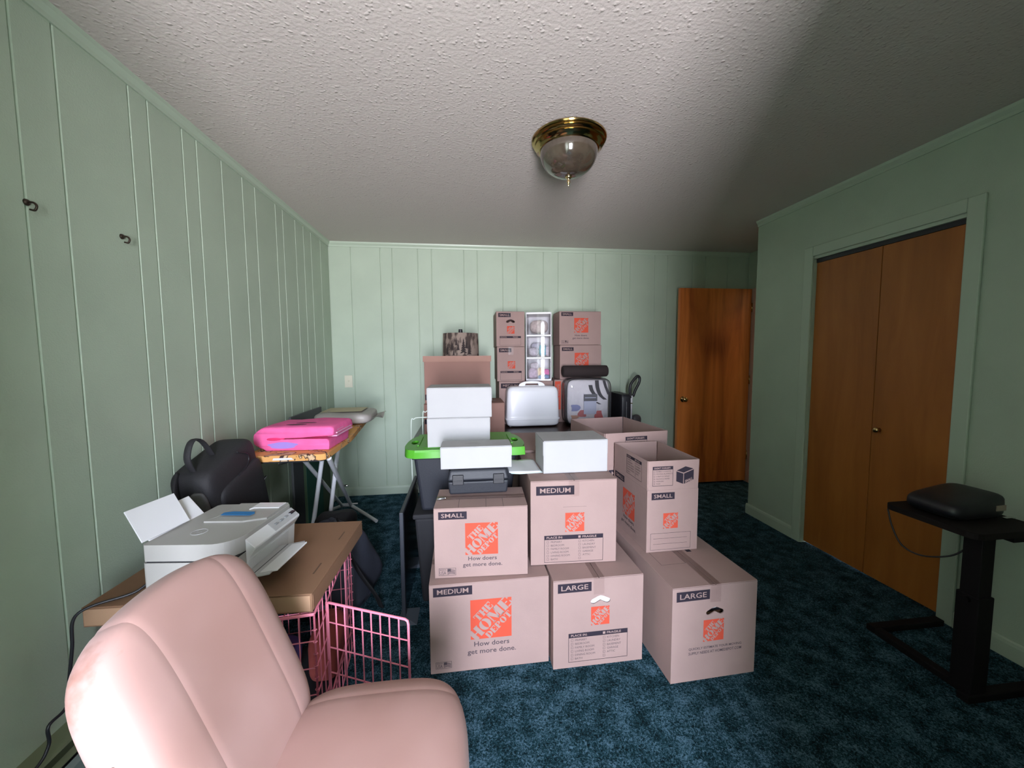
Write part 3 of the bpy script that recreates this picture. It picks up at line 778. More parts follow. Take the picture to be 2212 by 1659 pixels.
# drum shade with pine forest print
sh = thing('lampshade', 'brown drum lampshade printed with dark pine trees, on the lidded box', 'lampshade', (-.028, 3.25+.06, zl))
def shade_mat():
    m_ = mat('pine_print_linen', (0.20,0.15,0.125), .85); n = m_.node_tree; b = n.nodes['Principled BSDF']
    t = n.nodes.new('ShaderNodeTexCoord'); mp = n.nodes.new('ShaderNodeMapping'); mp.inputs['Scale'].default_value = (1,1,.5); n.links.new(t.outputs['Object'], mp.inputs[0])
    nz = n.nodes.new('ShaderNodeTexNoise'); nz.inputs['Scale'].default_value = 22; nz.inputs['Detail'].default_value = 5; n.links.new(mp.outputs[0], nz.inputs['Vector'])
    r = n.nodes.new('ShaderNodeValToRGB'); e = r.color_ramp.elements; e[0].position = .42; e[0].color = (.05,.033,.028,1); e[1].position = .52; e[1].color = (.23,.175,.145,1)
    n.links.new(nz.outputs['Fac'], r.inputs[0]); n.links.new(r.outputs[0], b.inputs['Base Color']); return m_
MB().lathe([(.150,0),(.152,0),(.147,.188),(.145,.188),(.150,0)], 48).build('shade_drum', shade_mat(), sh, smooth='auto')
m_pine = mat('dark_pine_print', (.022,.014,.014), .85)
for ang, zb, hh in ((-2.05,.05,.075),(-1.80,.085,.06),(-1.70,.045,.065),(-1.42,.02,.125),(-1.10,.01,.10),(-2.35,.01,.09),(-1.95,.005,.05),(-1.25,.06,.08)):
    vs = []; fs = []
    R_ = .1535
    for k in range(6):
        z0_ = zb+hh*k/6.5; z1_ = zb+hh*(k+1.6)/6.5 if k < 5 else zb+hh
        hw = hh*.24*(1-k/6.2); n0 = len(vs)
        vs += [(R_*math.cos(ang-hw/R_), R_*math.sin(ang-hw/R_), z0_), (R_*math.cos(ang+hw/R_), R_*math.sin(ang+hw/R_), z0_+hh*.03), (R_*math.cos(ang), R_*math.sin(ang), z1_)]
        fs.append((n0, n0+1, n0+2))
    MB().add(vs, fs).build('pine_print', m_pine, sh)
MB().lathe([(0,.225),(.016,.224),(.018,.20),(.017,.185),(0,.185)], 16).build('finial', m_black, sh, smooth='auto')
MB().tube([(-.146,0,.182),(.146,0,.182)], .003, 6).build('spider', m_black, sh)
# back cartons
K1, F, _ = carton('medium moving box on the table behind the white case', GM, .500, .375, .394, .310, 3.48, TZ, 0, 'x')
print_size(F, 'MEDIUM', .018, .330, .170, .044)
zk = TZ+.3955
K2, F, _ = carton('lower small moving box left of the plastic drawers', GM, .252, .395, .312, .293, 3.462, zk, -.02, 'y')
def end_art(F, lx, hole=False):
    print_size(F, 'SMALL', .018+lx, .262, .112, .036); print_logo(F, .130, .148, .068); 
    b = F.put('checklist_panel', [R2(.030,.075,.222,.092)]+outline(.030,.010,.222,.077,.0015), m_ink)
    F.put('header_lettering', [fit_text('PLACE IN:',.038,.079,.055,.009,.03)], m_kraft, .0011, b)
    F.put('fragile_lettering', [fit_text('FRAGILE',.150,.079,.045,.009,.03)], m_kraft, .0011, b)
end_art(F, 0)
K3, F, _ = carton('top small moving box with a hand hole, left of the plastic drawers', GM, .255, .385, .312, .289, 3.462, zk+.314, -.01, 'y', hole=(0, .226, .080, .038))
end_art(F, 0)
MB().box(-.115, -.15, .004, .115, .18, .20).build('contents', m_blackm, K3)
K6, F, _ = carton('medium moving box on the table behind the clear bedding bag', GM, .49, .36, .400, .829, 3.50, TZ, 0, 'x')
b = F.put('side_strip', [R2(.006,.12,.062,.385)], m_orange)
F.put('strip_lettering', [([(.018+y_*.03, .14+x_*.22) for x_, y_ in fit_text('HOME DEPOT',0,0,1,1,.02)[0]], fit_text('HOME DEPOT',0,0,1,1,.02)[1])], m_kraft, .0011, b)
zk6 = TZ+.4015
for nm, z_, x_ in (('lower small moving box behind the dark roll, right of the plastic drawers', zk6, .882), ('top small moving box right of the plastic drawers', zk6+.322, .876)):
    k_, F, _ = carton(nm, GM, .398, .25, .320 if z_ == zk6 else .308, x_, 3.50, z_, 0, 'x')
    h_ = .31
    print_size(F, 'SMALL', .018, .265, .112, .034); print_logo(F, .208, .180, .135); print_slogan(F, .205, .080, .14); print_usa(F, .02, .012, .066)
# drawer tower
def tower():
    t = thing('drawer_tower', 'narrow white plastic three drawer tower with clear drawers', 'drawers', (.706, 3.60, zk), -.235)
    W, D, Ht = .1165, .14, .622
    mw = mat('white_plastic', (.76,.76,.78), .35)
    fr = MB()
    for s in (-1, 1): fr.box(s*W-(.008 if s > 0 else 0), -D, 0, s*W+(0 if s > 0 else .008), D, Ht)
    fr.box(-W+.008, D-.006, 0, W-.008, D, Ht)
    fr.build('frame', mw, t, bevel=.003)
    zs = [0.0, .208, .412, Ht]
    for k, z in enumerate(zs):
        z0 = z-.008 if 0 < k < 3 else (z if k == 0 else z-.018); z1 = z0+(.016 if 0 < k < 3 else .018)
        MB().box(-W+.008, -D-.006, z0, W-.008, D-.006, z1).build('rail', mw, t, bevel=.003)
    mc = clear_mat('clear_polystyrene', (.93,.92,.95), .05, .05, milk=.16, milkcol=(.72,.66,.70))
    cont = [[('linen', (.62,.50,.45), (0,-.02,.075), (.085,.08,.062))],
            [('pouch', (.05,.42,.55), (.035,-.06,.06), (.035,.04,.055)), ('skein', (.70,.66,.72), (-.05,-.05,.045), (.045,.05,.040)), ('cloth', (.55,.55,.66), (-.01,.03,.10), (.07,.05,.035)), ('lace', (.78,.68,.74), (.075,-.05,.05), (.022,.04,.05))],
            [('card', (.78,.55,.30), (.022,-.07,.062), (.034,.02,.045)), ('ribbon', (.85,.10,.42), (.07,-.06,.065), (.03,.03,.03)), ('felt', (.16,.30,.55), (.045,-.06,.022), (.055,.05,.02)), ('skein', (.68,.56,.66), (-.055,-.05,.055), (.045,.05,.05)), ('cloth', (.75,.70,.74), (-.04,-.07,.125), (.04,.04,.03))]]
    for k in range(3):
        za, zb = zs[2-k]+.010, zs[3-k]-(.012 if k else .020)
        def front(u, v, za=za, zb=zb):
            x = (-1+2*u)*(W-.011); return (x, -D-.004-.010*(1-(2*u-1)**2), za+(zb-za)*v)
        d = MB().grid(front, 13, 5)
        d.box(-W+.011, -D+.004, za, -W+.013, D-.01, zb-.02); d.box(W-.013, -D+.004, za, W-.011, D-.01, zb-.02); d.box(-W+.013, -D+.004, za, W-.013, D-.01, za+.002)
        dw = d.build('drawer', mc, t, smooth='auto')
        for nm, c_, p, hh in cont[k]:
            q_ = MB().sell((p[0], p[1], za+.003+p[2]*.98), hh, .7, .7, 20, 12, lambda v: v+Vector((mnoise.noise(v*25+Vector((k,0,0)))*.006, mnoise.noise(v*22)*.006, mnoise.noise(v*20)*.004)))
            q_.build(nm, mat('stuff_'+nm+str(k), c_, .8, var=.25, vscale=40), dw, smooth=True)
    return t
tower()
# sewing machine case
def sewing_case():
    t = thing('carrying_case', 'white hard plastic carrying case with an arched handle, on the table', 'case', (.590, 3.365, TZ), .01)
    mw = mat('glossy_white_plastic', (.78,.78,.82), .32)
    def shp(zb, zt, w0, w1, d0, d1):
        def f(u, v):
            z = zb+(zt-zb)*v; w_ = w0+(w1-w0)*v; d_ = d0+(d1-d0)*v; a = 2*PI*u
            P = lambda x, e: math.copysign(abs(x)**e, x)
            return (w_*P(math.cos(a), .22), d_*P(math.sin(a), .3), z)
        return f
    b = MB()
    prof = [(.205,.080,.012),(.222,.088,.018),(.232,.094,.030),(.235,.095,.064)]
    def loft(prof, cap0=True, cap1=True):
        n = 56; m_ = MB(); P = lambda x, e: math.copysign(abs(x)**e, x); vs = []; fs = []
        for w_, d_, z in prof:
            for k in range(n):
                a = 2*PI*k/n; vs.append((w_*P(math.cos(a), .25), d_*P(math.sin(a), .33), z))
        for i in range(len(prof)-1):
            for k in range(n): fs.append((i*n+k, i*n+(k+1) % n, (i+1)*n+(k+1) % n, (i+1)*n+k))
        if cap0: fs.append(tuple(reversed(range(n))))
        if cap1: fs.append(tuple((len(prof)-1)*n+k for k in range(n)))
        return m_.add(vs, fs)
    loft(prof).build('case_base', mw, t, smooth='auto', angle=50)
    loft([(.241,.099,.0655),(.243,.100,.070),(.243,.100,.078),(.237,.096,.083),(.236,.096,.10),(.230,.093,.24),(.226,.090,.310),(.219,.085,.335),(.206,.075,.350),(.185,.060,.357),(.10,.03,.358)]).build('case_cover', mw, t, smooth='auto', angle=50)
    arch = []
    for k in range(17):
        a = PI*k/16; arch.append((-.118*math.cos(a), .352+.050*math.sin(a)**.8))
    inner = [(-.056,.352),(-.056,.365),(-.045,.371),(.045,.371),(.056,.365),(.056,.352)]
    out = arch + [(.118,.345),(-.118,.345)]
    M = Matrix(((1,0,0,0),(0,0,1,0),(0,1,0,0),(0,0,0,1)))
    hole = [(-.062,.3625),(.062,.3625),(.054,.380),(-.054,.380)]
    MB().prism([out, hole], -.016, .016, M).build('handle', mw, t, bevel=.003, weld=True)
    for sx in (-.19, .19): MB().lathe([(0,0),(.012,0),(.014,.013),(0,.013)], 12, (sx,0,0)).build('foot', mw, t, smooth='auto')
sewing_case()
# clear zip bag with bedding
def bedding_bag():
    t = thing('bedding_bag', 'clear vinyl zip bag of black striped white bedding with a card insert', 'bag', (1.085, 3.345, TZ), -.03)
    m_ = mat('striped_bedding', (.62,.60,.62), .9); n = m_.node_tree; b = n.nodes['Principled BSDF']
    tc_ = n.nodes.new('ShaderNodeTexCoord'); nz = n.nodes.new('ShaderNodeTexNoise'); nz.inputs['Scale'].default_value = 14; n.links.new(tc_.outputs['Object'], nz.inputs['Vector'])
    bp = n.nodes.new('ShaderNodeBump'); bp.inputs['Strength'].default_value = .6; bp.inputs['Distance'].default_value = .03; n.links.new(nz.outputs['Fac'], bp.inputs['Height']); n.links.new(bp.outputs[0], b.inputs['Normal'])
    wob = lambda p: p+Vector((mnoise.noise(p*9)*.008, mnoise.noise(p*11+Vector((3,1,2)))*.006, mnoise.noise(p*8)*.008))
    MB().sell((0,0,.212), (.190,.085,.200), .25, .3, 48, 28, wob).build('folded_bedding', m_, t, smooth=True)
    # stripes and printed patch on the front of the bedding
    ms = mat('black_stripe', (.015,.012,.02), .9)
    for pts, hw in (([(.070,-.088,.405),(.075,-.096,.34),(.10,-.098,.275),(.145,-.096,.235)], .017), ([(.135,-.086,.405),(.145,-.094,.36),(.165,-.094,.31),(.178,-.090,.28)], .012), ([(.010,-.094,.365),(.022,-.098,.32),(.045,-.098,.285)], .017), ([(.060,-.098,.215),(.10,-.098,.195)], .012)):
        c_ = bez(pts, 12); vs = []; fs = []
        for p in c_: vs += [(p.x-hw, p.y, p.z), (p.x+hw, p.y, p.z)]
        for i in range(len(c_)-1): fs.append((2*i, 2*i+1, 2*i+3, 2*i+2))
        MB().add(vs, fs).build('stripe', ms, t)
    for nm, c_, cx, cz, rx, rz in (('print_patch', (.22,.24,.42), -.125, .165, .040, .038), ('print_patch', (.45,.12,.12), -.06, .115, .035, .04), ('print_patch', (.55,.30,.20), -.13, .085, .035, .02), ('print_patch', (.50,.10,.10), .09, .10, .035, .05)):
        vs = [(cx+rx*math.cos(a)*(1+.3*math.sin(3*a+cx*40)), -.094, cz+rz*math.sin(a)*(1+.25*math.cos(2*a))) for a in [2*PI*k/18 for k in range(18)]]
        MB().add(vs, [tuple(range(18))]).build(nm, mat('patch%.2f' % cx, c_, .9), t)
    cd_ = MB().box(-.050, -.1060, .110, .062, -.1045, .285).build('insert_card', mat('pale_blue_card', (.42,.44,.55), .5), t)
    MB().box(-.050, -.1067, .225, .070, -.1058, .285).build('card_header', mat('card_header_ink', (.045,.045,.06), .5), cd_)
    MB().box(-.042, -.1071, .252, .058, -.1066, .258).build('header_line', mat('pale_blue_card', (.42,.44,.55), .5), cd_)
    sx = MB().sell((0,0,.214), (.204,.112,.212), .3, .3, 72, 40, lambda p: p+Vector((mnoise.noise(p*10)*.006, mnoise.noise(p*18)*.007, mnoise.noise(p*9)*.006)))
    sx.build('vinyl_cover', clear_mat('clear_vinyl', (.96,.95,.97), .06, .06, milk=.05), t, smooth=True)
    loop = [(.198*math.copysign(abs(math.cos(a))**.3, math.cos(a)), -.088, .214+.204*math.copysign(abs(math.sin(a))**.3, math.sin(a))) for a in [2*PI*k/48 for k in range(48)]]
    MB().tube(loop, .0035, 6, closed=True).build('piping', m_black, t, smooth=True)
    MB().tube([(x, y+.176, z) for x, y, z in loop], .0035, 6, closed=True).build('piping', m_black, t, smooth=True)
    return t
bedding_bag()
rl = thing('rolled_mat', 'dark brown rolled mat lying on the clear bedding bag', 'mat', (1.085, 3.385, TZ+.430+.052), -.02)
m_roll = mat('dark_brown_fabric', (.020,.012,.012), .9)
vs_ = [(.045*math.cos(a), .045*math.sin(a)) for a in [2*PI*k/32 for k in range(32)]]
rb = MB().lathe([(0,-.207),(.040,-.207),(.050,-.202),(.052,-.19),(.052,.19),(.050,.202),(.040,.207),(0,.207)], 32); rb.v = [(z, x, y) for x, y, z in rb.v]
rb.build('roll', m_roll, rl, smooth='auto', angle=50)
sp_ = [(.208, (.006+.038*k/50)*math.cos(k*.5), (.006+.038*k/50)*math.sin(k*.5)) for k in range(51)]
MB().tube(sp_, .002, 5).build('rolled_edge', mat('brown_edge', (.04,.03,.03), .9), rl)
# black hard case beside the bag
hc = thing('suitcase', 'black hard case standing between the bedding bag and the vacuum handle', 'suitcase', (1.405, 3.36, 0))
MB().sell((0,0,.52), (.047,.16,.50), .12, .22, 40, 24).build('shell', m_black, hc, smooth=True)
MB().tube([(.0, -.161, .1), (.0, -.1625, .5), (0, -.16, .95), (0,-.12,1.02), (0,.12,1.02)], .003, 6).build('seam_strip', mat('grey_rubber', (.12,.12,.13), .6), hc, smooth=True)
# upright vacuum
vc = thing('vacuum', 'upright vacuum with black loop handle and white pole by the back wall', 'vacuum', (1.625, 3.60, 0))
MB().sell((0,.0,.05), (.13,.15,.05), .5, .5, 32, 12).build('vacuum_head', m_black, vc, smooth=True)
MB().sell((0.02,.03,.40), (.085,.09,.33), .4, .7, 32, 20).build('vacuum_body', m_dark, vc, smooth=True)
MB().tube([(0,.0,.66),(.0,.0,.86),(.004,0,.965)], .014, 12).build('pole', m_steel, vc, smooth=True)
MB().tube([(0,0,.885),(0,0,.893)], .0165, 12).build('pole_ring', m_brass, vc, smooth=True)
lp_ = bez([(.002,0,.94),(-.012,0,1.0),(-.006,0,1.07),(.03,0,1.125),(.065,0,1.155),(.085,0,1.135),(.080,0,1.09),(.045,0,1.02),(.02,0,.955)], 40)
MB().tube(lp_, .0135, 10).build('loop_handle', m_black, vc, smooth=True)
MB().tube([(-.016,.01,.70),(-.016,.01,.97)], .010, 8).build('cord_clip', m_black, vc, smooth=True)
MB().sell((.055,.0,.72), (.05,.035,.055), .8, .8, 24, 14).build('wound_hose', mat('dark_grey_hose', (.06,.055,.06), .6), vc, smooth=True)

# ------------------------------------------------------------------ white mailing boxes, black case, papers
def white_box(label, w_, d_, h_, x, y, z, yaw, smudge=True):
    cx = x + (w_/2)*math.cos(yaw) - (d_/2)*math.sin(yaw); cy = y + (w_/2)*math.sin(yaw) + (d_/2)*math.cos(yaw)
    t = thing('mailing_box', label, 'box', (cx, cy, z), yaw, 'white mailing boxes')
    W, D = w_/2, d_/2
    MB().box(-W, -D, 0, W, D, h_-.004).build('box_body', m_white, t, bevel=.003)
    MB().box(-W+.001, -D-.002, h_-.0035, W-.001, D, h_).build('lid', m_white, t, bevel=.0015)
    for s_ in (-1, 1):
        MB().box(s_*(W+.0006)-.0006, -D+.004, h_*.55, s_*(W+.0006)+.0006, D-.004, h_-.004).build('side_tuck', m_white, t)
    MB().box(-W+.006, -D-.0022, .004, W-.006, -D-.0004, h_-.004).build('front_panel', m_white, t, bevel=.001)
    if smudge:
        F = Face(t, (-W, -D, h_), (1,0,0), (0,1,0)); ms_ = mat('smudged_print', (.35,.32,.32), .8)
        for k, (a, b_, wd) in enumerate(((.34,.38,.22),(.36,.50,.16),(.42,.62,.10),(.74,.30,.12))):
            F.put('stamp_line', [fit_text('SHIP PACK' if k % 2 else 'CARTON', w_*a, d_*b_, w_*wd, d_*.07, .02)], ms_)
    return t
LIDZ = .868
white_box('white mailing box directly on the green lid, lower of two', .340, .24, .160, -.205, 2.098, LIDZ+.0012, 0, False)
white_box('white mailing box stacked on another above the green lid', .348, .24, .165, -.203, 2.092, LIDZ+.1625, -.01)
CZc = Z2+.0012
white_box('flat white mailing box on top of the black plastic case', .335, .135, .106, -.118, 1.797, CZc+.1205, -.02)
white_box('white mailing box on the medium box with the checklist, beside the papers', .318, .215, .160, .368, 1.775, Z1+.0012, -.005)
bc = thing('tool_case', 'black hard plastic case with two latches on the small box', 'case', (.058, 1.777+.085, CZc), -.01)
MB().taper((-.135,-.083,.135,.083), (-.143,-.088,.143,.088), .004, .066).build('case_bottom', m_dark, bc, bevel=.008, seg=3)
MB().taper((-.145,-.089,.145,.089), (-.134,-.080,.134,.080), .068, .119).build('case_lid', m_dark, bc, bevel=.010, seg=3)
for sx in (-.095, .095):
    l_ = MB().box(sx-.026, -.0975, .052, sx+.026, -.086, .098).build('latch', m_black, bc, bevel=.003)
    MB().box(sx-.018, -.1005, .070, sx+.018, -.0975, .075).build('latch_rib', m_black, l_, bevel=.001)
for sx in (-.11, .11): MB().box(sx-.012, -.06, 0, sx+.012, .06, .005).build('foot', m_black, bc)
pn = thing('pen', 'small pale pen lying on the small box left of the black case', 'pen', (-.112, 1.735, Z2+.006), .3)
MB().tube([(-.02,0,0),(.014,0,0)], .004, 8).build('barrel', mat('grey_metal', (.5,.5,.52), .3, metal=.8), pn, smooth=True)
MB().tube([(.014,0,0),(.022,0,0)], [.004,.001], 8).build('tip', m_chrome, pn, smooth=True)
# loose papers sticking out left of the white box on E
for k, (dz, rz, lb) in enumerate(((.003, .10, 'lower sheet of loose paper sticking out beside the white box'), (.009, .02, 'upper creased sheet of loose paper beside the white box'))):
    def pf(u, v, k=k):
        x = -.10+.155*u; y = -.11+.22*v
        z = .004*math.sin(u*5+k)*v + (.012*(1-u)**2*math.sin(v*3)) - (.02*max(0, .25-u))*(1 if k == 0 else .3)
        return (x, y, abs(z))
    o = MB().grid(pf, 12, 10).build('paper_sheet', mat('office_paper%d' % k, (.66,.68,.70) if k else (.50,.60,.60), .7), None, smooth=True)
    md = o.modifiers.new('thickness', 'SOLIDIFY'); md.thickness = .0008
    o.location = (.305, 1.90, Z1+dz); o.rotation_euler = (0, 0, rz-.02); tag(o, lb, 'paper', 'loose papers')

# ------------------------------------------------------------------ green lidded tote on a black bin, panel, wire rack
TB = .515
bn = thing('storage_bin', 'black storage bin on the carpet under the grey tote', 'bin', (-.01, 2.27, 0))
MB().taper((-.24,-.18,.24,.18), (-.27,-.20,.27,.20), 0, TB-.03).build('bin_body', m_blackm, bn, bevel=.012)
MB().box(-.28, -.21, TB-.03, .28, .21, TB-.002).build('bin_lid', m_blackm, bn, bevel=.008)
tt = thing('storage_tote', 'charcoal storage tote with bright green handled lid', 'tote', (0, 2.275, TB))
MB().taper((-.245,-.175,.245,.175), (-.280,-.200,.280,.200), 0, .318).build('tote_body', m_dark, tt, bevel=.018, seg=3)
MB().box(-.288, -.207, .296, .288, .207, .318).build('tote_rim', m_dark, tt, bevel=.006)
m_lime = mat('lime_green_plastic', (.075,.34,.022), .4)
out = []
for (x, y) in ((-.27,-.215),(.27,-.215),(.315,-.185),(.335,-.10),(.325,.06),(.29,.16),(.24,.215),(-.24,.215),(-.29,.16),(-.325,.06),(-.335,-.10),(-.315,-.185)): out.append((x, y))
sm = [(p.x, p.y) for p in bez([(*p, 0) for p in out+[out[0]]], 72)][:-1]
hl = [ell(.288, -.02, .022, .050, 16), ell(-.288, -.02, .022, .050, 16)]
MB().prism([sm]+hl, .338, .350).build('lid_top', m_lime, tt, bevel=.003)
nsm = len(sm); rim = MB()
cs_ = [(1.0,.338),(1.006,.305),(.985,.305),(.98,.338)]
vs = [(x*k_, y*k_, z) for k_, z in cs_ for x, y in sm]; fs = []
for j in range(4):
    for i in range(nsm): fs.append((j*nsm+i, j*nsm+(i+1) % nsm, ((j+1) % 4)*nsm+(i+1) % nsm, ((j+1) % 4)*nsm+i))
rim.add(vs, fs).build('lid_rim', m_lime, tt, smooth='auto')
pr = MB().prism([rrect(-.235,-.17,.235,.17,.03)], .350, .3525); pr.build('lid_panel', m_lime, tt, bevel=.001)
for sx in (-.262, .262):
    MB().box(sx-.006, -.12, .350, sx+.006, .12, .356).build('lid_rib', m_lime, tt, bevel=.002)
pa = thing('black_board', 'thin black board standing on edge on the carpet left of the boxes', 'board', (-.333, 2.31, 0), .0)
MB().box(-.010, -.345, .012, .010, .28, .567).build('panel_slab', mat('blueblack_laminate', (.030,.034,.045), .45), pa, bevel=.003)
MB().box(.0105, -.335, .02, .0125, .27, .557).build('panel_face', mat('black_gloss', (.006,.006,.008), .15), pa)
MB().taper((-.025,-.40,.075,-.26), (-.012,-.36,.02,-.28), .0, .012).build('panel_foot', mat('slate_plastic', (.09,.11,.14), .4), pa, bevel=.003)
MB().taper((-.025,.14,.075,.28), (-.012,.16,.02,.26), .0, .012).build('panel_foot', mat('slate_plastic', (.09,.11,.14), .4), pa, bevel=.003)
wr_ = thing('wire_rack', 'thin white wire rack standing behind the green lidded tote', 'rack', (-.22, 2.66, 0))
m_wire = mat('pale_wire', (.55,.62,.56), .4)
for yy, xa, ht_ in ((-.05, -.14, .955), (.06, -.075, .985)):
    MB().tube(bez([(xa,yy,0),(xa,yy,.4),(xa,yy,ht_-.06),(xa+.02,yy,ht_-.01),(xa+.06,yy,ht_),(.10,yy,ht_),(.14,yy,ht_-.02),(.155,yy,ht_-.07),(.155,yy,.4),(.155,yy,0)], 60), .004, 6).build('wire_frame', m_wire, wr_, smooth=True)
for zz in (.15, .45, .72): MB().tube([(-.12,-.05,zz),(-.06,.06,zz)], .003, 6).build('cross_wire', m_wire, wr_)
for zz in (.15, .45, .72): MB().tube([(.155,-.05,zz),(.155,.06,zz)], .003, 6).build('cross_wire', m_wire, wr_)

# ------------------------------------------------------------------ pink crate, flat box, printer
def crate():
    a = .10
    t = thing('wire_crate', 'pink wire pet crate with its side door open, under the flat box', 'crate', (-.484, 1.228, 0), a)
    # local: origin = near right corner, -x to the left, +y away
    mp_ = mat('pink_enamel', (.80,.24,.34), .35); W, D, Hc = .455, .585, .555
    r = .0022; R_ = .0034
    def panel(name, o, u, v, lu, lv, nu, nv, skip=None):
        o, u, v = Vector(o), Vector(u), Vector(v); m_ = MB()
        P = lambda a_, b_: tuple(o+u*a_+v*b_)
        for e in (((0,0),(lu,0)),((lu,0),(lu,lv)),((lu,lv),(0,lv)),((0,lv),(0,0))): m_.tube([P(*e[0]), P(*e[1])], R_, 6)
        for i in range(1, nu):
            x_ = lu*i/nu
            if skip and skip[0] < x_ < skip[1]:
                for b0, b1 in ((0, skip[2]), (skip[3], lv)): m_.tube([P(x_, b0), P(x_, b1)], r, 5)
            else: m_.tube([P(x_, 0), P(x_, lv)], r, 5)
        for j in range(1, nv):
            z_ = lv*j/nv
            if skip and skip[2] < z_ < skip[3]:
                for a0, a1 in ((0, skip[0]), (skip[1], lu)): m_.tube([P(a0, z_), P(a1, z_)], r, 5)
            else: m_.tube([P(0, z_), P(lu, z_)], r, 5)
        if skip:
            c_ = [(skip[0],skip[2]),(skip[1],skip[2]),(skip[1],skip[3]),(skip[0],skip[3])]
            for i in range(4): m_.tube([P(*c_[i]), P(*c_[(i+1) % 4])], R_, 6)
        return m_.build(name, mp_, t)
    z0 = .012
    panel('front_panel', (-W,0,z0), (1,0,0), (0,0,1), W, Hc-z0, 10, 6)
    panel('rear_panel', (-W,D,z0), (1,0,0), (0,0,1), W, Hc-z0, 10, 6)
    panel('left_panel', (-W,0,z0), (0,1,0), (0,0,1), D, Hc-z0, 12, 6)
    panel('right_panel', (0,0,z0), (0,1,0), (0,0,1), D, Hc-z0, 12, 6, (.145, .46, .12, .485))
    panel('top_panel', (-W,0,Hc-.0035), (1,0,0), (0,1,0), W, D, 10, 5)
    for sy in (0, D):     # spring clips along the corners
        m_ = MB()
        for k in range(12):
            z_ = .06+.04*k; m_.tube([(.006*math.cos(q_), sy+.006*math.sin(q_), z_+.004*q_/6) for q_ in [i*PI/4 for i in range(9)]], .0012, 4)
        m_.build('corner_clip', mp_, t)
    # open door hinged on the right side
    d = bpy.data.objects.new('crate_door', None); 
    m_ = MB(); hw, z1, z2 = .325, .135, .495
    m_.tube([(0,0,z1),(0,0,z2),(.004,0,z2+.004),(hw-.012,0,z2+.004),(hw-.003,0,z2),(hw,0,z2-.012),(hw,0,z1+.01),(hw-.01,0,z1),(0,0,z1)], .0042, 6)
    for i in range(1, 9):
        x_ = hw*i/9; m_.tube([(x_,0,z1),(x_,0,z2)], .0026, 5)
    for z_ in (.424, .33, .235): m_.tube([(0,.003,z_),(hw,.003,z_)], .0026, 5)
    dd = m_.build('crate_door', mp_, t, smooth='auto'); dd.location = (.004, .143, 0); dd.rotation_euler = (0, 0, -.415-a)
    lm = MB().tube([(.20,-.008,.20),(.275,-.008,.20),(.275,-.008,.215),(.20,-.008,.215)], .0032, 6, closed=True)
    lm.tube([(.27,-.008,.207),(.34,-.008,.207)], .0032, 6); lm.build('slide_latch', mp_, dd, smooth='auto')
    MB().taper((-W+.012,.012,-.012,D-.012), (-W+.006,.006,-.006,D-.006), .010, .035).build('crate_tray', m_blackm, t)
    return t
crate()
bl = MB().sell((0,0,.09), (.12,.22,.085), .6, .5, 40, 20, lambda p: p+Vector((mnoise.noise(p*9)*.02, mnoise.noise(p*8+Vector((5,0,0)))*.02, mnoise.noise(p*11)*.035 if p.z > .06 else 0)))
bl = bl.build('blanket', mat('purple_fleece', (.075,.035,.16), .95, var=.25, vscale=18), None, smooth=True); bl.location = (-.80, 1.47, .037); bl.rotation_euler = (0,0,.10)
tag(bl, 'crumpled purple fleece blanket inside the pink crate', 'blanket')
bl2 = MB().sell((0,0,.105), (.060,.115,.105), .5, .4, 30, 16, lambda p: p+Vector((mnoise.noise(p*9)*.015, mnoise.noise(p*8)*.012, mnoise.noise(p*12)*.012)))
bl2 = bl2.build('pet_cushion', mat('coral_fleece', (.36,.07,.06), .95, var=.2, vscale=14), None, smooth=True); bl2.location = (-.597, 1.655, .037); bl2.rotation_euler = (0,0,.10)
tag(bl2, 'coral red cushion beside the purple blanket in the crate', 'cushion')

fb = thing('flat_box', 'large flat brown box on the pink crate under the printer', 'box', (-.812, 1.5115, .5572), -.028)
MB().box(-.33, -.270, 0, .33, .270, .058).build('box_body', m_kraft2, fb, bevel=.002)
MB().box(-.331, -.271, .0585, .331, .271, .062).build('lid', m_kraft2, fb, bevel=.0015)
for yy in (-.12, .13): MB().box(.286, yy-.035, .0617, .291, yy+.035, .0625).build('slot', mat('slot_shadow', (.10,.055,.03), .9), fb)
MB().box(.3305, -.265, .006, .332, .265, .056).build('side_flap', m_kraft2, fb)
MB().box(-.325, -.2722, .006, .325, -.2708, .056).build('front_flap', mat('pale_kraft', (.36,.215,.13), .8, var=.05), fb)

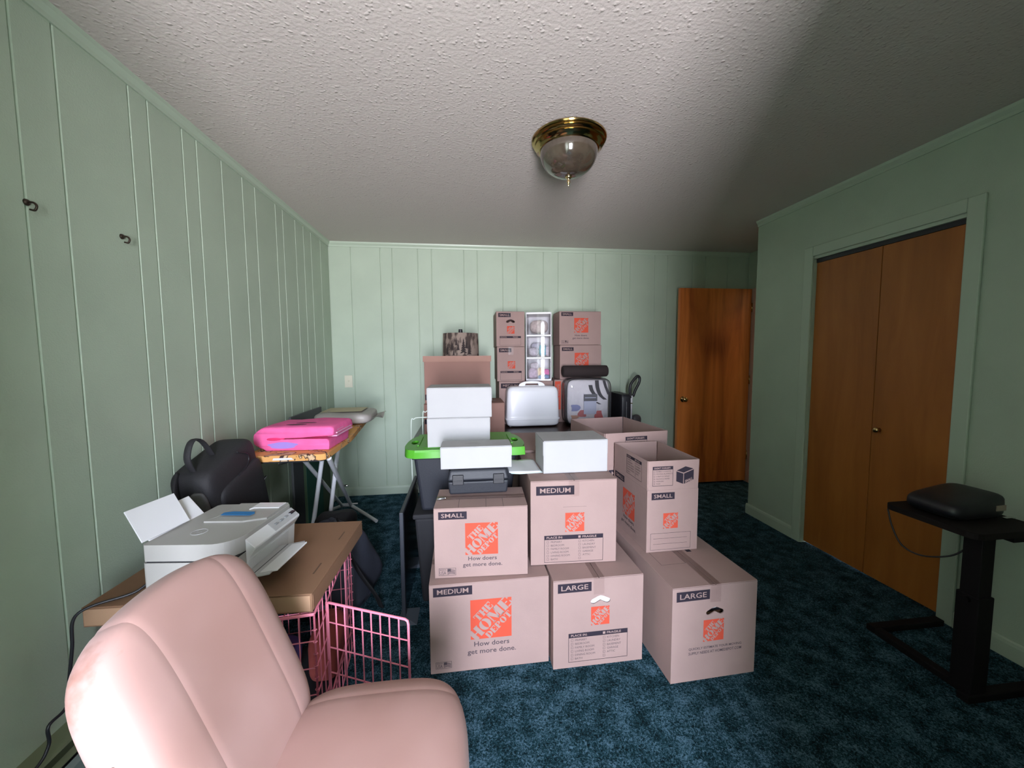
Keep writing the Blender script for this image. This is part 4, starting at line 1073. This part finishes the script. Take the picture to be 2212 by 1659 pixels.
def printer():
    PZ = .6198
    t = thing('printer', 'white all in one printer on the flat box with blue tape on its lid', 'printer', (-.842, 1.432, PZ), -.11)
    mw = mat('offwhite_plastic', (.37,.36,.34), .45, bump=.06, bscale=500); mg = mat('light_grey_plastic', (.46,.46,.47), .4); mb_ = mat('white_gloss_plastic', (.74,.74,.76), .3)
    X0, X1, Y0, Y1 = -.145, .135, -.165, .165
    base = [(X0,Y0),(X1-.05,Y0),(X1,Y0+.03),(X1,Y1),(X0,Y1)]
    MB().prism([rrect(X0,Y0,X1,Y1,.012)], .0, .108).build('printer_body', mw, t, bevel=.004)
    MB().prism([rrect(X0+.004,Y0+.004,X1-.004,Y1-.004,.012)], .108, .113).build('lid_gap', m_blackm, t)
    lid = rrect(X0,Y0,X1,Y1,.012,5)
    # lid with a generously rounded near front corner
    L = [(X0+.01,Y0),(X1-.075,Y0)] + [(X1-.075+.075*math.sin(a), Y0+.075-.075*math.cos(a)) for a in [i*PI/2/8 for i in range(1,9)]] + [(X1,Y1-.01),(X1-.01,Y1),(X0+.01,Y1),(X0,Y1-.01),(X0,Y0+.01)]
    MB().prism([L], .113, .166).build('scanner_lid', mw, t, bevel=.006, seg=3)
    # document feeder plate on the far half
    fp = [(-.075,-.005),(-.055,.03),(-.055,.158),(X1-.006,.158),(X1-.006,.02),(.06,-.005)]
    fpo = MB().prism([fp], .166, .172).build('feeder_cover', mw, t, bevel=.002)
    MB().prism([[(.02,.09),(.03,.105),(X1-.012,.105),(X1-.012,.155),(.02,.155)]], .172, .176).build('feeder_flap', mb_, fpo, bevel=.0015)
    tp_ = [(-.045,.035),(.062,.030),(.070,.045),(.060,.062),(-.02,.066),(-.048,.055)]
    MB().prism([tp_], .1765, .1775).build('blue_tape', mat('blue_masking_tape', (.02,.17,.42), .7), t)
    lg = MB().prism([ell(-.035,-.075,.024,.024,28), ell(-.035,-.075,.021,.021,28)], .166, .1668); lg.build('maker_ring', mg, t)
    it = text2d('hp', .026, .01, 'CENTER', .9)
    MB().add([(-.035+x, -.084+y, .1666) for x, y in it[0]], it[1]).build('maker_lettering', mg, t)
    # sloping front: control strip, white well, tray
    def slope(name, y0, y1, prof, m_, par=t):
        k = len(prof); vs = [(x, y, z) for y in (y0, y1) for x, z in prof]
        return MB().add(vs, [tuple(range(k)), tuple(reversed(range(k, 2*k)))]+[(i, i+k, (i+1) % k+k, (i+1) % k) for i in range(k)]).build(name, m_, par, weld=True, bevel=.002)
    slope('front_bezel', -.105, .165, [(.135,.0),(.139,.0),(.146,.088),(.166,.118),(.166,.124),(.135,.152)], mb_)
    cp_ = slope('control_strip', .01, .158, [(.1375,.1515),(.165,.1262),(.1655,.1272),(.138,.1525)], mg)
    for k in range(4): MB().box(.146, .03+.03*k, .140, .156, .048+.03*k, .1445).build('button', mat('button_grey', (.30,.31,.33), .4), cp_, bevel=.002)
    MB().box(.144, .125, .141, .158, .15, .1455).build('display', m_black, cp_)
    slope('output_well', -.11, .12, [(.1395,.02),(.1425,.02),(.1475,.082),(.1445,.082)], m_paper)
    tr = slope('output_tray', -.155, .06, [(.138,.040),(.240,.060),(.240,.066),(.138,.047)], mg)
    slope('tray_extension', -.14, .045, [(.20,.0540),(.256,.064),(.256,.070),(.20,.0605)], mb_, tr)
    slope('tray_groove', -.154, .059, [(.176,.0530),(.180,.0538),(.180,.0555),(.176,.0547)], m_black, tr)
    # rear paper support
    slope('paper_support', -.135, .085, [(-.130,.150),(-.196,.232),(-.200,.229),(-.134,.147)], mb_)
    return t
printer()
pt = MB().add([(-1.002,1.290,.792),(-.972,1.452,.792),(-1.030,1.470,.886),(-1.060,1.308,.886)], [(0,1,2,3)]).build('printer_paper', m_paper)
md = pt.modifiers.new('thickness', 'SOLIDIFY'); md.thickness = .004; tag(pt, 'stack of white paper loaded in the rear of the printer', 'paper')
cb = MB().tube(bez([(-1.016,1.32,.645),(-1.045,1.29,.630),(-1.12,1.245,.625),(-1.150,1.225,.60),(-1.155,1.22,.52),(-1.165,1.215,.43),(-1.17,1.205,.35),(-1.175,1.16,.335),(-1.175,1.155,.28),(-1.18,1.11,.245),(-1.19,.95,.243),(-1.2,.7,.243)], 80), .0042, 8)
tag(cb.build('power_cord', m_black, None, smooth=True), 'black power cord hanging from the printer along the left wall', 'cord')

# ------------------------------------------------------------------ backpack on a black bin behind the printer
bb = thing('storage_bin', 'black storage bin under the backpack by the left wall', 'bin', (-1.095, 1.985, 0))
MB().taper((-.09,-.18,.09,.18), (-.105,-.19,.105,.19), 0, .425).build('bin_body', m_blackm, bb, bevel=.012)
MB().box(-.11, -.195, .425, .11, .195, .447).build('bin_lid', m_blackm, bb, bevel=.006)
def backpack():
    t = thing('backpack', 'black backpack with grab loop leaning on the left wall behind the printer', 'backpack', (-1.115, 1.950, .502))
    t.rotation_euler = (.26, 0, 0)
    mf = mat('black_nylon', (.016,.015,.018), .75, bump=.15, bscale=250); md_ = mat('grey_nylon', (.085,.08,.085), .8)
    MB().sell((0,0,.225), (.085,.195,.225), .28, .32, 48, 28, lambda p: p+Vector((mnoise.noise(p*7)*.008, 0, mnoise.noise(p*6)*.006))).build('pack_body', mf, t, smooth=True)
    MB().sell((.060,.015,.18), (.042,.165,.165), .25, .3, 40, 20).build('front_pocket', mf, t, smooth=True)
    arc = [(.083, .10*math.cos(a), .43+.075*math.sin(a)) for a in [PI*1.02+PI*.96*k/20 for k in range(21)]]
    MB().tube(bez([(.080,.03,.44),(.088,.085,.40),(.090,.085,.365),(.092,.04,.345),(.092,-.01,.345)], 24), .003, 6).build('zipper', m_black, t, smooth=True)
    MB().tube(bez([(.0,-.135,.43),(.0,-.15,.51),(.0,-.105,.565),(.0,-.05,.54),(.0,-.005,.445)], 30), .014, 8, flat=.35).build('grab_loop', mf, t, smooth=True)
    MB().tube(bez([(-.05,-.15,.44),(-.03,-.21,.40),(-.02,-.222,.30),(-.02,-.21,.20),(-.04,-.18,.10)], 30), .022, 8, flat=.35).build('shoulder_strap', mf, t, smooth=True)
    MB().sell((.035,-.198,.25), (.035,.012,.13), .5, .6, 20, 14).build('side_panel', md_, t, smooth=True)
    MB().sell((.060,-.165,.10), (.03,.02,.08), .6, .6, 20, 14).build('side_pocket', md_, t, smooth=True)
    MB().box(.098, .150, .215, .104, .178, .221).build('zip_pull', m_chrome, t)
backpack()

# ------------------------------------------------------------------ ironing board with towel and mailer
IZ = .85
def iron_cover():
    m_ = mat('orange_print_cotton', (.72,.36,.11), .85); n = m_.node_tree; b = n.nodes['Principled BSDF']
    t = n.nodes.new('ShaderNodeTexCoord')
    n1 = n.nodes.new('ShaderNodeTexNoise'); n1.inputs['Scale'].default_value = 11; n1.inputs['Detail'].default_value = 2; n1.inputs['Distortion'].default_value = 1.5
    n.links.new(t.outputs['Object'], n1.inputs['Vector'])
    r = n.nodes.new('ShaderNodeValToRGB'); e = r.color_ramp.elements; e[0].position = 0; e[0].color = (.70,.33,.10,1); e[1].position = 1; e[1].color = (.62,.42,.26,1)
    for p, c in ((.55,(.74,.37,.12,1)),(.575,(.05,.02,.015,1)),(.595,(.05,.02,.015,1)),(.62,(.66,.44,.26,1))):
        k = e.new(p); k.color = c
    n.links.new(n1.outputs['Fac'], r.inputs[0]); n.links.new(r.outputs[0], b.inputs['Base Color']); return m_
ib = thing('ironing_board', 'ironing board with orange patterned cover and white tube legs', 'ironing board', (-.925, 2.68, 0))
def bo(y):    # half width along the board, local y from -0.56 (near) to .62 (tip)
    t_ = (y+.56)/1.18
    return .205 - .085*max(0, t_-.35)/.65
yy = [-.56+1.18*i/24 for i in range(25)]
R_ = [(bo(y), y) for y in yy]; L_ = [(-bo(y), y) for y in reversed(yy)]
near = [(-.205+.03*(1-math.cos(a)), -.56-.045*math.sin(a)) for a in [PI/2*k/5 for k in range(1,6)]] + [(.205-.03*(1-math.cos(a)), -.56-.045*math.sin(a)) for a in [PI/2*(5-k)/5 for k in range(0,5)]]
tip = [(.12*math.cos(a), .62+.08*math.sin(a)) for a in [PI*k/10 for k in range(1,10)]]
shape = R_ + tip + L_ + near
MB().prism([shape], IZ-.022, IZ+.010).build('padded_cover', iron_cover(), ib, bevel=.010, seg=3)
MB().prism([[(x*.93, y*.97-.01) for x, y in shape]], IZ-.030, IZ-.0225).build('board_pan', m_black, ib)
MB().add([(-.06,-.6055,IZ-.014),(.045,-.6055,IZ-.014),(.020,-.6045,IZ+.0085),(-.050,-.6045,IZ+.0085)], [(0,1,2,3)]).build('cover_patch', mat('white_patch', (.75,.73,.74), .8), ib)
# legs: pair from near top to far foot, pair from far top to near floor
def leg(name, pts, r): return MB().tube(pts, r, 10).build(name, m_steel, ib, smooth='auto')
leg('leg', [(.190,-.53,IZ-.03),(-.085,.77,.062)], .014)
leg('leg', [(.03,-.48,IZ-.03),(-.16,.77,.062)], .012)
leg('foot_bar', [(-.26,.80,.018),(-.16,.79,.055),(-.085,.775,.058),(.19,.50,.018)], .014)
leg('leg', [(.11,-.10,IZ-.03),(.0,-.13,.03)], .013)
leg('leg', [(.04,-.16,IZ-.03),(-.09,-.17,.03)], .013)
leg('foot_bar', [(-.22,-.15,.018),(.14,-.15,.018)], .013)
leg('cross_tube', [(-.17,.74,.085),(-.02,.74,.085)], .006)
MB().sell((.075,.12,.45), (.02,.008,.008), 1, 1, 12, 8).build('pivot_bolt', m_chrome, ib, smooth=True)
MB().tube([(-.08,-.50,IZ-.03),(-.08,-.50,IZ-.065),(.02,-.46,IZ-.045),(.10,-.46,IZ-.03)], .004, 6).build('lock_lever', m_chrome, ib)
MB().tube([(-.17,-.585,IZ-.026),(.16,-.585,IZ-.026)], .007, 8).build('end_rail', m_black, ib, smooth=True)

def towel():
    t = thing('towel', 'bright pink printed beach towel folded on the ironing board', 'towel', (-.915, 2.325, IZ+.013), -.04)
    mp_ = mat('hot_pink_terry', (.86,.13,.36), .95, bump=.3, bscale=300, var=.08, vscale=20); md_ = mat('deep_pink_terry', (.72,.03,.14), .95)
    hw = .205
    T_ = .126; r0 = T_/2; prof = [(.185,.0),(.05,.0),(-.08,.0)]
    prof += [(-hw+r0-r0*math.sin(PI*k/12), r0-r0*math.cos(PI*k/12)) for k in range(13)]
    prof += [(-.08,T_),(.06,T_+.003),(.195,T_),(.210,T_-.010),(.210,.075),(.195,.068),(.05,.066),(-.135,.064),(-.142,.061),(-.135,.058),(.05,.058),(.175,.056),(.187,.050),(.187,.008)]
    k = len(prof); ys = [-.150,-.146,-.135,-.10,-.02,.06,.13,.150,.156]; sc = [.55,.80,.95,1,1,1,1,.9,.7]; vs = []
    for y_, s_ in zip(ys, sc):
        for x_, zz in prof:
            zc = .030 if zz < .061 else .095; f_ = s_ if abs(zz-.061) > .006 else 1
            vs.append((x_*(.985+.015*s_)+.005*mnoise.noise(Vector((x_*9,y_*9,zz*10))), y_, max(0, zc+(zz-zc)*f_+.006*mnoise.noise(Vector((x_*7,y_*9,3+zz*5)))) if zz > .001 else 0))
    fs = []
    for j_ in range(len(ys)-1):
        for i_ in range(k): fs.append((j_*k+i_, j_*k+(i_+1) % k, (j_+1)*k+(i_+1) % k, (j_+1)*k+i_))
    tris = tessellate_polygon([[Vector((x, z, 0)) for x, z in prof]])
    for base in (0, (len(ys)-1)*k):
        for t3 in tris: fs.append(tuple(base+q_ for q_ in t3))
    MB().add(vs, fs).build('folded_cloth', mp_, t, smooth='auto', angle=70, weld=True)
    MB().sell((-.10,-.135,.062), (.05,.02,.010), .8, .8, 20, 12).build('inner_fold', md_, t, smooth=True)
    for k in range(4): 
        MB().box(.17, -.13+.02*k, .066+.013*k, .222-.006*k, .13, .074+.013*k).build('loose_edge', mat('pale_pink_terry', (.72,.36,.52), .95), t, bevel=.003)
    def flat(name, cx, cy, rx, ry, rot, m_, z):
        vs = [(cx+rx*math.cos(a)*math.cos(rot)-ry*math.sin(a)*math.sin(rot), cy+rx*math.cos(a)*math.sin(rot)+ry*math.sin(a)*math.cos(rot), z) for a in [2*PI*k/20 for k in range(20)]]
        return MB().add(vs, [tuple(range(20))]).build(name, m_, t)
    mk = mat('black_print', (.03,.012,.02), .9)
    flat('print_stroke', -.01, -.085, .055, .014, .0, mk, .1285); flat('print_stroke', .02, -.03, .055, .012, .1, mk, .1285); flat('print_stroke', .05, .03, .04, .010, .1, mk, .1285)
    mb2 = mat('lavender_print', (.34,.22,.62), .95)
    vs = [(-.055+.075*math.cos(a)*(1+.12*math.sin(5*a)), -.1515, .028+.018*math.sin(a)) for a in [2*PI*k/28 for k in range(28)]]
    MB().add(vs, [tuple(range(28))]).build('print_splash', mb2, t)
towel()
ml = thing('padded_mailer', 'grey padded mailing bag with tan top on the far end of the ironing board', 'parcel', (-.905, 3.08, IZ+.0105), .03)
m_ml = mat('grey_poly', (.36,.33,.31), .45, bump=.25, bscale=25); m_ml2 = mat('tan_poly', (.50,.42,.27), .55)
MB().sell((0,0,.047), (.205,.175,.047), .55, .35, 48, 16, lambda p: p+Vector((0,0,mnoise.noise(p*9)*.010 if p.z > .03 else 0))).build('mailer_body', m_ml, ml, smooth=True)
MB().grid(lambda u, v: (-.16+.29*u, -.11+.25*v, +.0955+.006*math.sin(u*3)*math.sin(v*3)), 8, 8).build('mailer_top', m_ml2, ml, smooth=True)
MB().grid(lambda u, v: (.185+.085*u, -.13+.26*v, .038+.018*math.sin(v*7+u*2)*u+.01*u), 8, 12).build('torn_flap', m_ml, ml, smooth=True)
MB().grid(lambda u, v: (-.19-.065*u, -.13+.26*v, .034-.020*u+.006*math.sin(v*6)), 6, 10).build('sealed_flap', m_ml, ml, smooth=True)

# boards leaning in the corner by the left wall
g1 = thing('grey_board', 'thin grey board standing against the left wall behind the ironing board', 'board', (-1.215, 3.12, 0))
m_gb = mat('slate_grey_laminate', (.085,.09,.095), .6)
MB().box(-.008, -.29, 0, .008, .29, .945).build('board_panel', m_gb, g1, bevel=.002)
MB().box(.0082, -.285, .004, .0100, .285, .02).build('edge_strip', m_black, g1)
g2 = thing('green_board', 'dark green felt covered board standing in front of the grey board', 'board', (-1.13, 3.05, 0), -.05)
MB().box(-.010, -.20, 0, .010, .22, .80).build('board_panel', mat('olive_hardboard', (.025,.05,.022), .8), g2, bevel=.002)
MB().box(.0102, -.20, .004, .0125, .06, .79).build('felt_face', mat('bottle_green_felt', (.0,.055,.035), .95), g2)

# dark duffel bag on the carpet under the ironing board
def duffel():
    t = thing('duffel_bag', 'slumped dark blue grey duffel bag with black strap on the carpet', 'bag', (-.725, 2.20, 0), -.12)
    mf = mat('navy_grey_nylon', (.045,.05,.075), .7, bump=.3, bscale=9); mk = mat('black_webbing', (.008,.008,.010), .85)
    def wob(p):
        s_ = 1-.62*max(0, (p.z-.05)/.40)
        q_ = Vector((p.x*s_-.10*max(0, p.z-.1), p.y*s_, p.z))
        return q_+Vector((mnoise.noise(p*5)*.035, mnoise.noise(p*5+Vector((7,0,0)))*.03, mnoise.noise(p*6)*.03 if p.z > .08 else 0))
    MB().sell((0,0,.225), (.25,.24,.225), .6, .55, 56, 32, wob).build('bag_body', mf, t, smooth=True)
    MB().sell((-.06,.10,.36), (.11,.12,.11), .7, .7, 36, 20, lambda p: p+Vector((mnoise.noise(p*6)*.03, mnoise.noise(p*7)*.02, mnoise.noise(p*8)*.03))).build('open_flap', m_blackm, t, smooth=True)
    MB().tube(bez([(.0,-.0,.45),(.06,-.06,.40),(.12,-.12,.31),(.19,-.14,.20),(.25,-.13,.10),(.27,-.10,.01)], 40), .022, 8, flat=.3).build('shoulder_strap', mk, t, smooth=True)
    MB().tube(bez([(.10,-.29,.15),(.0,-.31,.19),(-.10,-.29,.15)], 16), .012, 8).build('grab_handle', mk, t, smooth=True)
duffel()

# ------------------------------------------------------------------ pink velvet chair in the foreground
def velvet():
    m_ = mat('pink_velvet', (.50,.29,.26), .8, sheen=.1); n = m_.node_tree; b = n.nodes['Principled BSDF']
    t = n.nodes.new('ShaderNodeTexCoord')
    nz = n.nodes.new('ShaderNodeTexNoise'); nz.inputs['Scale'].default_value = 3.5; nz.inputs['Detail'].default_value = 2; n.links.new(t.outputs['Object'], nz.inputs['Vector'])
    r = n.nodes.new('ShaderNodeValToRGB'); r.color_ramp.elements[0].position = .35; r.color_ramp.elements[0].color = (.39,.215,.185,1); r.color_ramp.elements[1].position = .65; r.color_ramp.elements[1].color = (.46,.275,.25,1)
    n.links.new(nz.outputs['Fac'], r.inputs[0])
    # rubbed, browned nap at the near top corner of the back
    vd = n.nodes.new('ShaderNodeVectorMath'); vd.operation = 'DISTANCE'; vd.inputs[1].default_value = (-.385, -.165, .845)
    n.links.new(t.outputs['Object'], vd.inputs[0])
    n2 = n.nodes.new('ShaderNodeTexNoise'); n2.inputs['Scale'].default_value = 38; n2.inputs['Detail'].default_value = 4; n.links.new(t.outputs['Object'], n2.inputs['Vector'])
    k1 = n.nodes.new('ShaderNodeMath'); k1.operation = 'MULTIPLY_ADD'; k1.inputs[1].default_value = .11; n.links.new(n2.outputs['Fac'], k1.inputs[0]); n.links.new(vd.outputs['Value'], k1.inputs[2])
    r2 = n.nodes.new('ShaderNodeMapRange'); r2.inputs['From Min'].default_value = .075; r2.inputs['From Max'].default_value = .125; r2.inputs['To Min'].default_value = .75; r2.inputs['To Max'].default_value = 0
    n.links.new(k1.outputs[0], r2.inputs['Value'])
    mx = n.nodes.new('ShaderNodeMixRGB'); mx.inputs['Color2'].default_value = (.24,.105,.07,1); n.links.new(r2.outputs['Result'], mx.inputs['Fac']); n.links.new(r.outputs[0], mx.inputs['Color1'])
    n.links.new(mx.outputs[0], b.inputs['Base Color'])
    return m_
def chair():
    t = thing('accent_chair', 'pink velvet armless accent chair with curved channelled back in the foreground', 'chair', (-.26, .80, 0), 0)
    mv = velvet()
    P = lambda x, e: math.copysign(abs(x)**e, x)
    def puff(name, hw, section, cuts, p=2.6, e=.55, n=48):
        """rings across local y, s in -1..1; section(s) -> (centre, eh, et, hh, ht)"""
        def ring_pts(s):
            k = max(0.0, 1-abs(s)**p)**(1/p)
            dip = 1.0
            for c_ in cuts:
                dip -= .016*math.exp(-((s-c_)/.022)**2)
            pts = []
            for i in range(n):
                a = 2*PI*i/n
                c0, eh, et, hh, ht = section(s)
                pts.append(c0 + eh*(hh*P(math.cos(a), e)*(k**.55)*(1-(1-dip)*.3)) + et*(ht*P(math.sin(a), e)*k*dip) + Vector((0, s*hw, 0)))
            return pts
        edges = [-1]+list(cuts)+[1]
        for a_, b_ in zip(edges[:-1], edges[1:]):
            m_ = 16 if abs(a_) == 1 or abs(b_) == 1 else 26
            ss = []
            for i in range(m_+1):
                f_ = i/m_
                if a_ == -1: f_ = 1-math.cos(f_*PI/2)     # dense at the rounded end
                elif b_ == 1: f_ = math.sin(f_*PI/2)
                ss.append(a_+(b_-a_)*f_)
            vs = []; fs = []
            for s in ss: vs += ring_pts(max(-.9999, min(.9999, s)))
            for j in range(m_):
                for i in range(n): fs.append((j*n+i, j*n+(i+1) % n, (j+1)*n+(i+1) % n, (j+1)*n+i))
            MB().add(vs, fs).build(name, mv, t, smooth=True, weld=True)
    # backrest, reclined towards -x
    rec = .36
    eh = Vector((-math.sin(rec), 0, math.cos(rec))); et = Vector((math.cos(rec), 0, math.sin(rec)))
    puff('back_panel', .207, lambda s: (Vector((-.272+.012*s*s, .028, .650)), eh, et, .275*(1-.10*s*s), .062), (-.52, .54), p=4.2)
    eh2 = Vector((1,0,0)); et2 = Vector((0,0,1))
    puff('seat_panel', .25, lambda s: (Vector((.025, .015, .395)), eh2, et2, .232*(1-.06*s*s), .112), (-.60, .62), p=3.0)
    mb_ = MB().sell((-.02,0,.30), (.20,.20,.05), .4, .4, 36, 14); mb_.build('seat_base', mv, t, smooth=True)
    ml_ = mat('dark_beech', (.03,.018,.012), .4)
    for sx in (-.17, .17):
        for sy in (-.16, .16):
            MB().tube([(sx,sy,.28),(sx*1.25,sy*1.2,0)], [.019,.011], 12).build('leg', ml_, t, smooth='auto')
    # worn rubbed fabric at the near top edge of the back
    return t
chair()

# ------------------------------------------------------------------ dark stand by the right wall
st = thing('adjustable_stand', 'black height adjustable stand with square top near the right wall', 'stand', (2.06, 1.30, 0))
m_st = mat('black_powder_coat', (.005,.004,.005), .7, spec=.2)
MB().prism([rrect(-.155,-.125,.185,.205,.035)], .655, .680).build('stand_top', mat('dark_laminate', (.010,.007,.007), .7, spec=.2), st, bevel=.004)
MB().box(-.110, -.115, .30, -.050, -.055, .655).build('upper_column', m_st, st, bevel=.004)
MB().box(-.116, -.121, .02, -.044, -.049, .42).build('lower_column', m_st, st, bevel=.004)
MB().tube([(-.128,-.085,.40),(-.112,-.085,.40)], .012, 10).build('clamp_knob', m_st, st, smooth='auto')
MB().tube([(-.05,-.085,.385),(-.034,-.085,.385)], .012, 10).build('clamp_knob', m_st, st, smooth='auto')
for a in ((-.14,-.13,.26,-.09),(-.10,.25,.30,.29),(-.10,-.09,-.06,.25)): MB().box(a[0], a[1], 0, a[2], a[3], .03).build('base_bar', m_st, st, bevel=.004)
MB().box(.02,-.12,.635,.12,-.05,.655).build('bracket', m_st, st)
dv = thing('black_device', 'black electronic device with a small pale label lying on the stand', 'device', (2.075, 1.365, .6805), .05)
MB().sell((0,0,.045), (.14,.10,.045), .5, .4, 40, 16, lambda p: p+Vector((0, 0, .02*(p.x/.14) if p.z > .04 else 0))).build('device_body', m_black, dv, smooth=True)
MB().box(.055, -.1015, .040, .105, -.098, .062).build('pale_label', mat('pale_sticker', (.35,.28,.22), .6), dv)
MB().box(.085, -.115, .010, .135, -.100, .014).build('metal_edge', m_chrome, dv)
cbl = MB().tube(bez([(1.912,1.49,.655),(1.905,1.46,.58),(1.91,1.42,.515),(1.93,1.36,.50),(1.95,1.28,.54),(1.965,1.235,.60),(1.975,1.215,.645)], 40), .0035, 6)
tag(cbl.build('stand_cord', m_black, None, smooth=True), 'black cord looping under the dark stand by the right wall', 'cord')
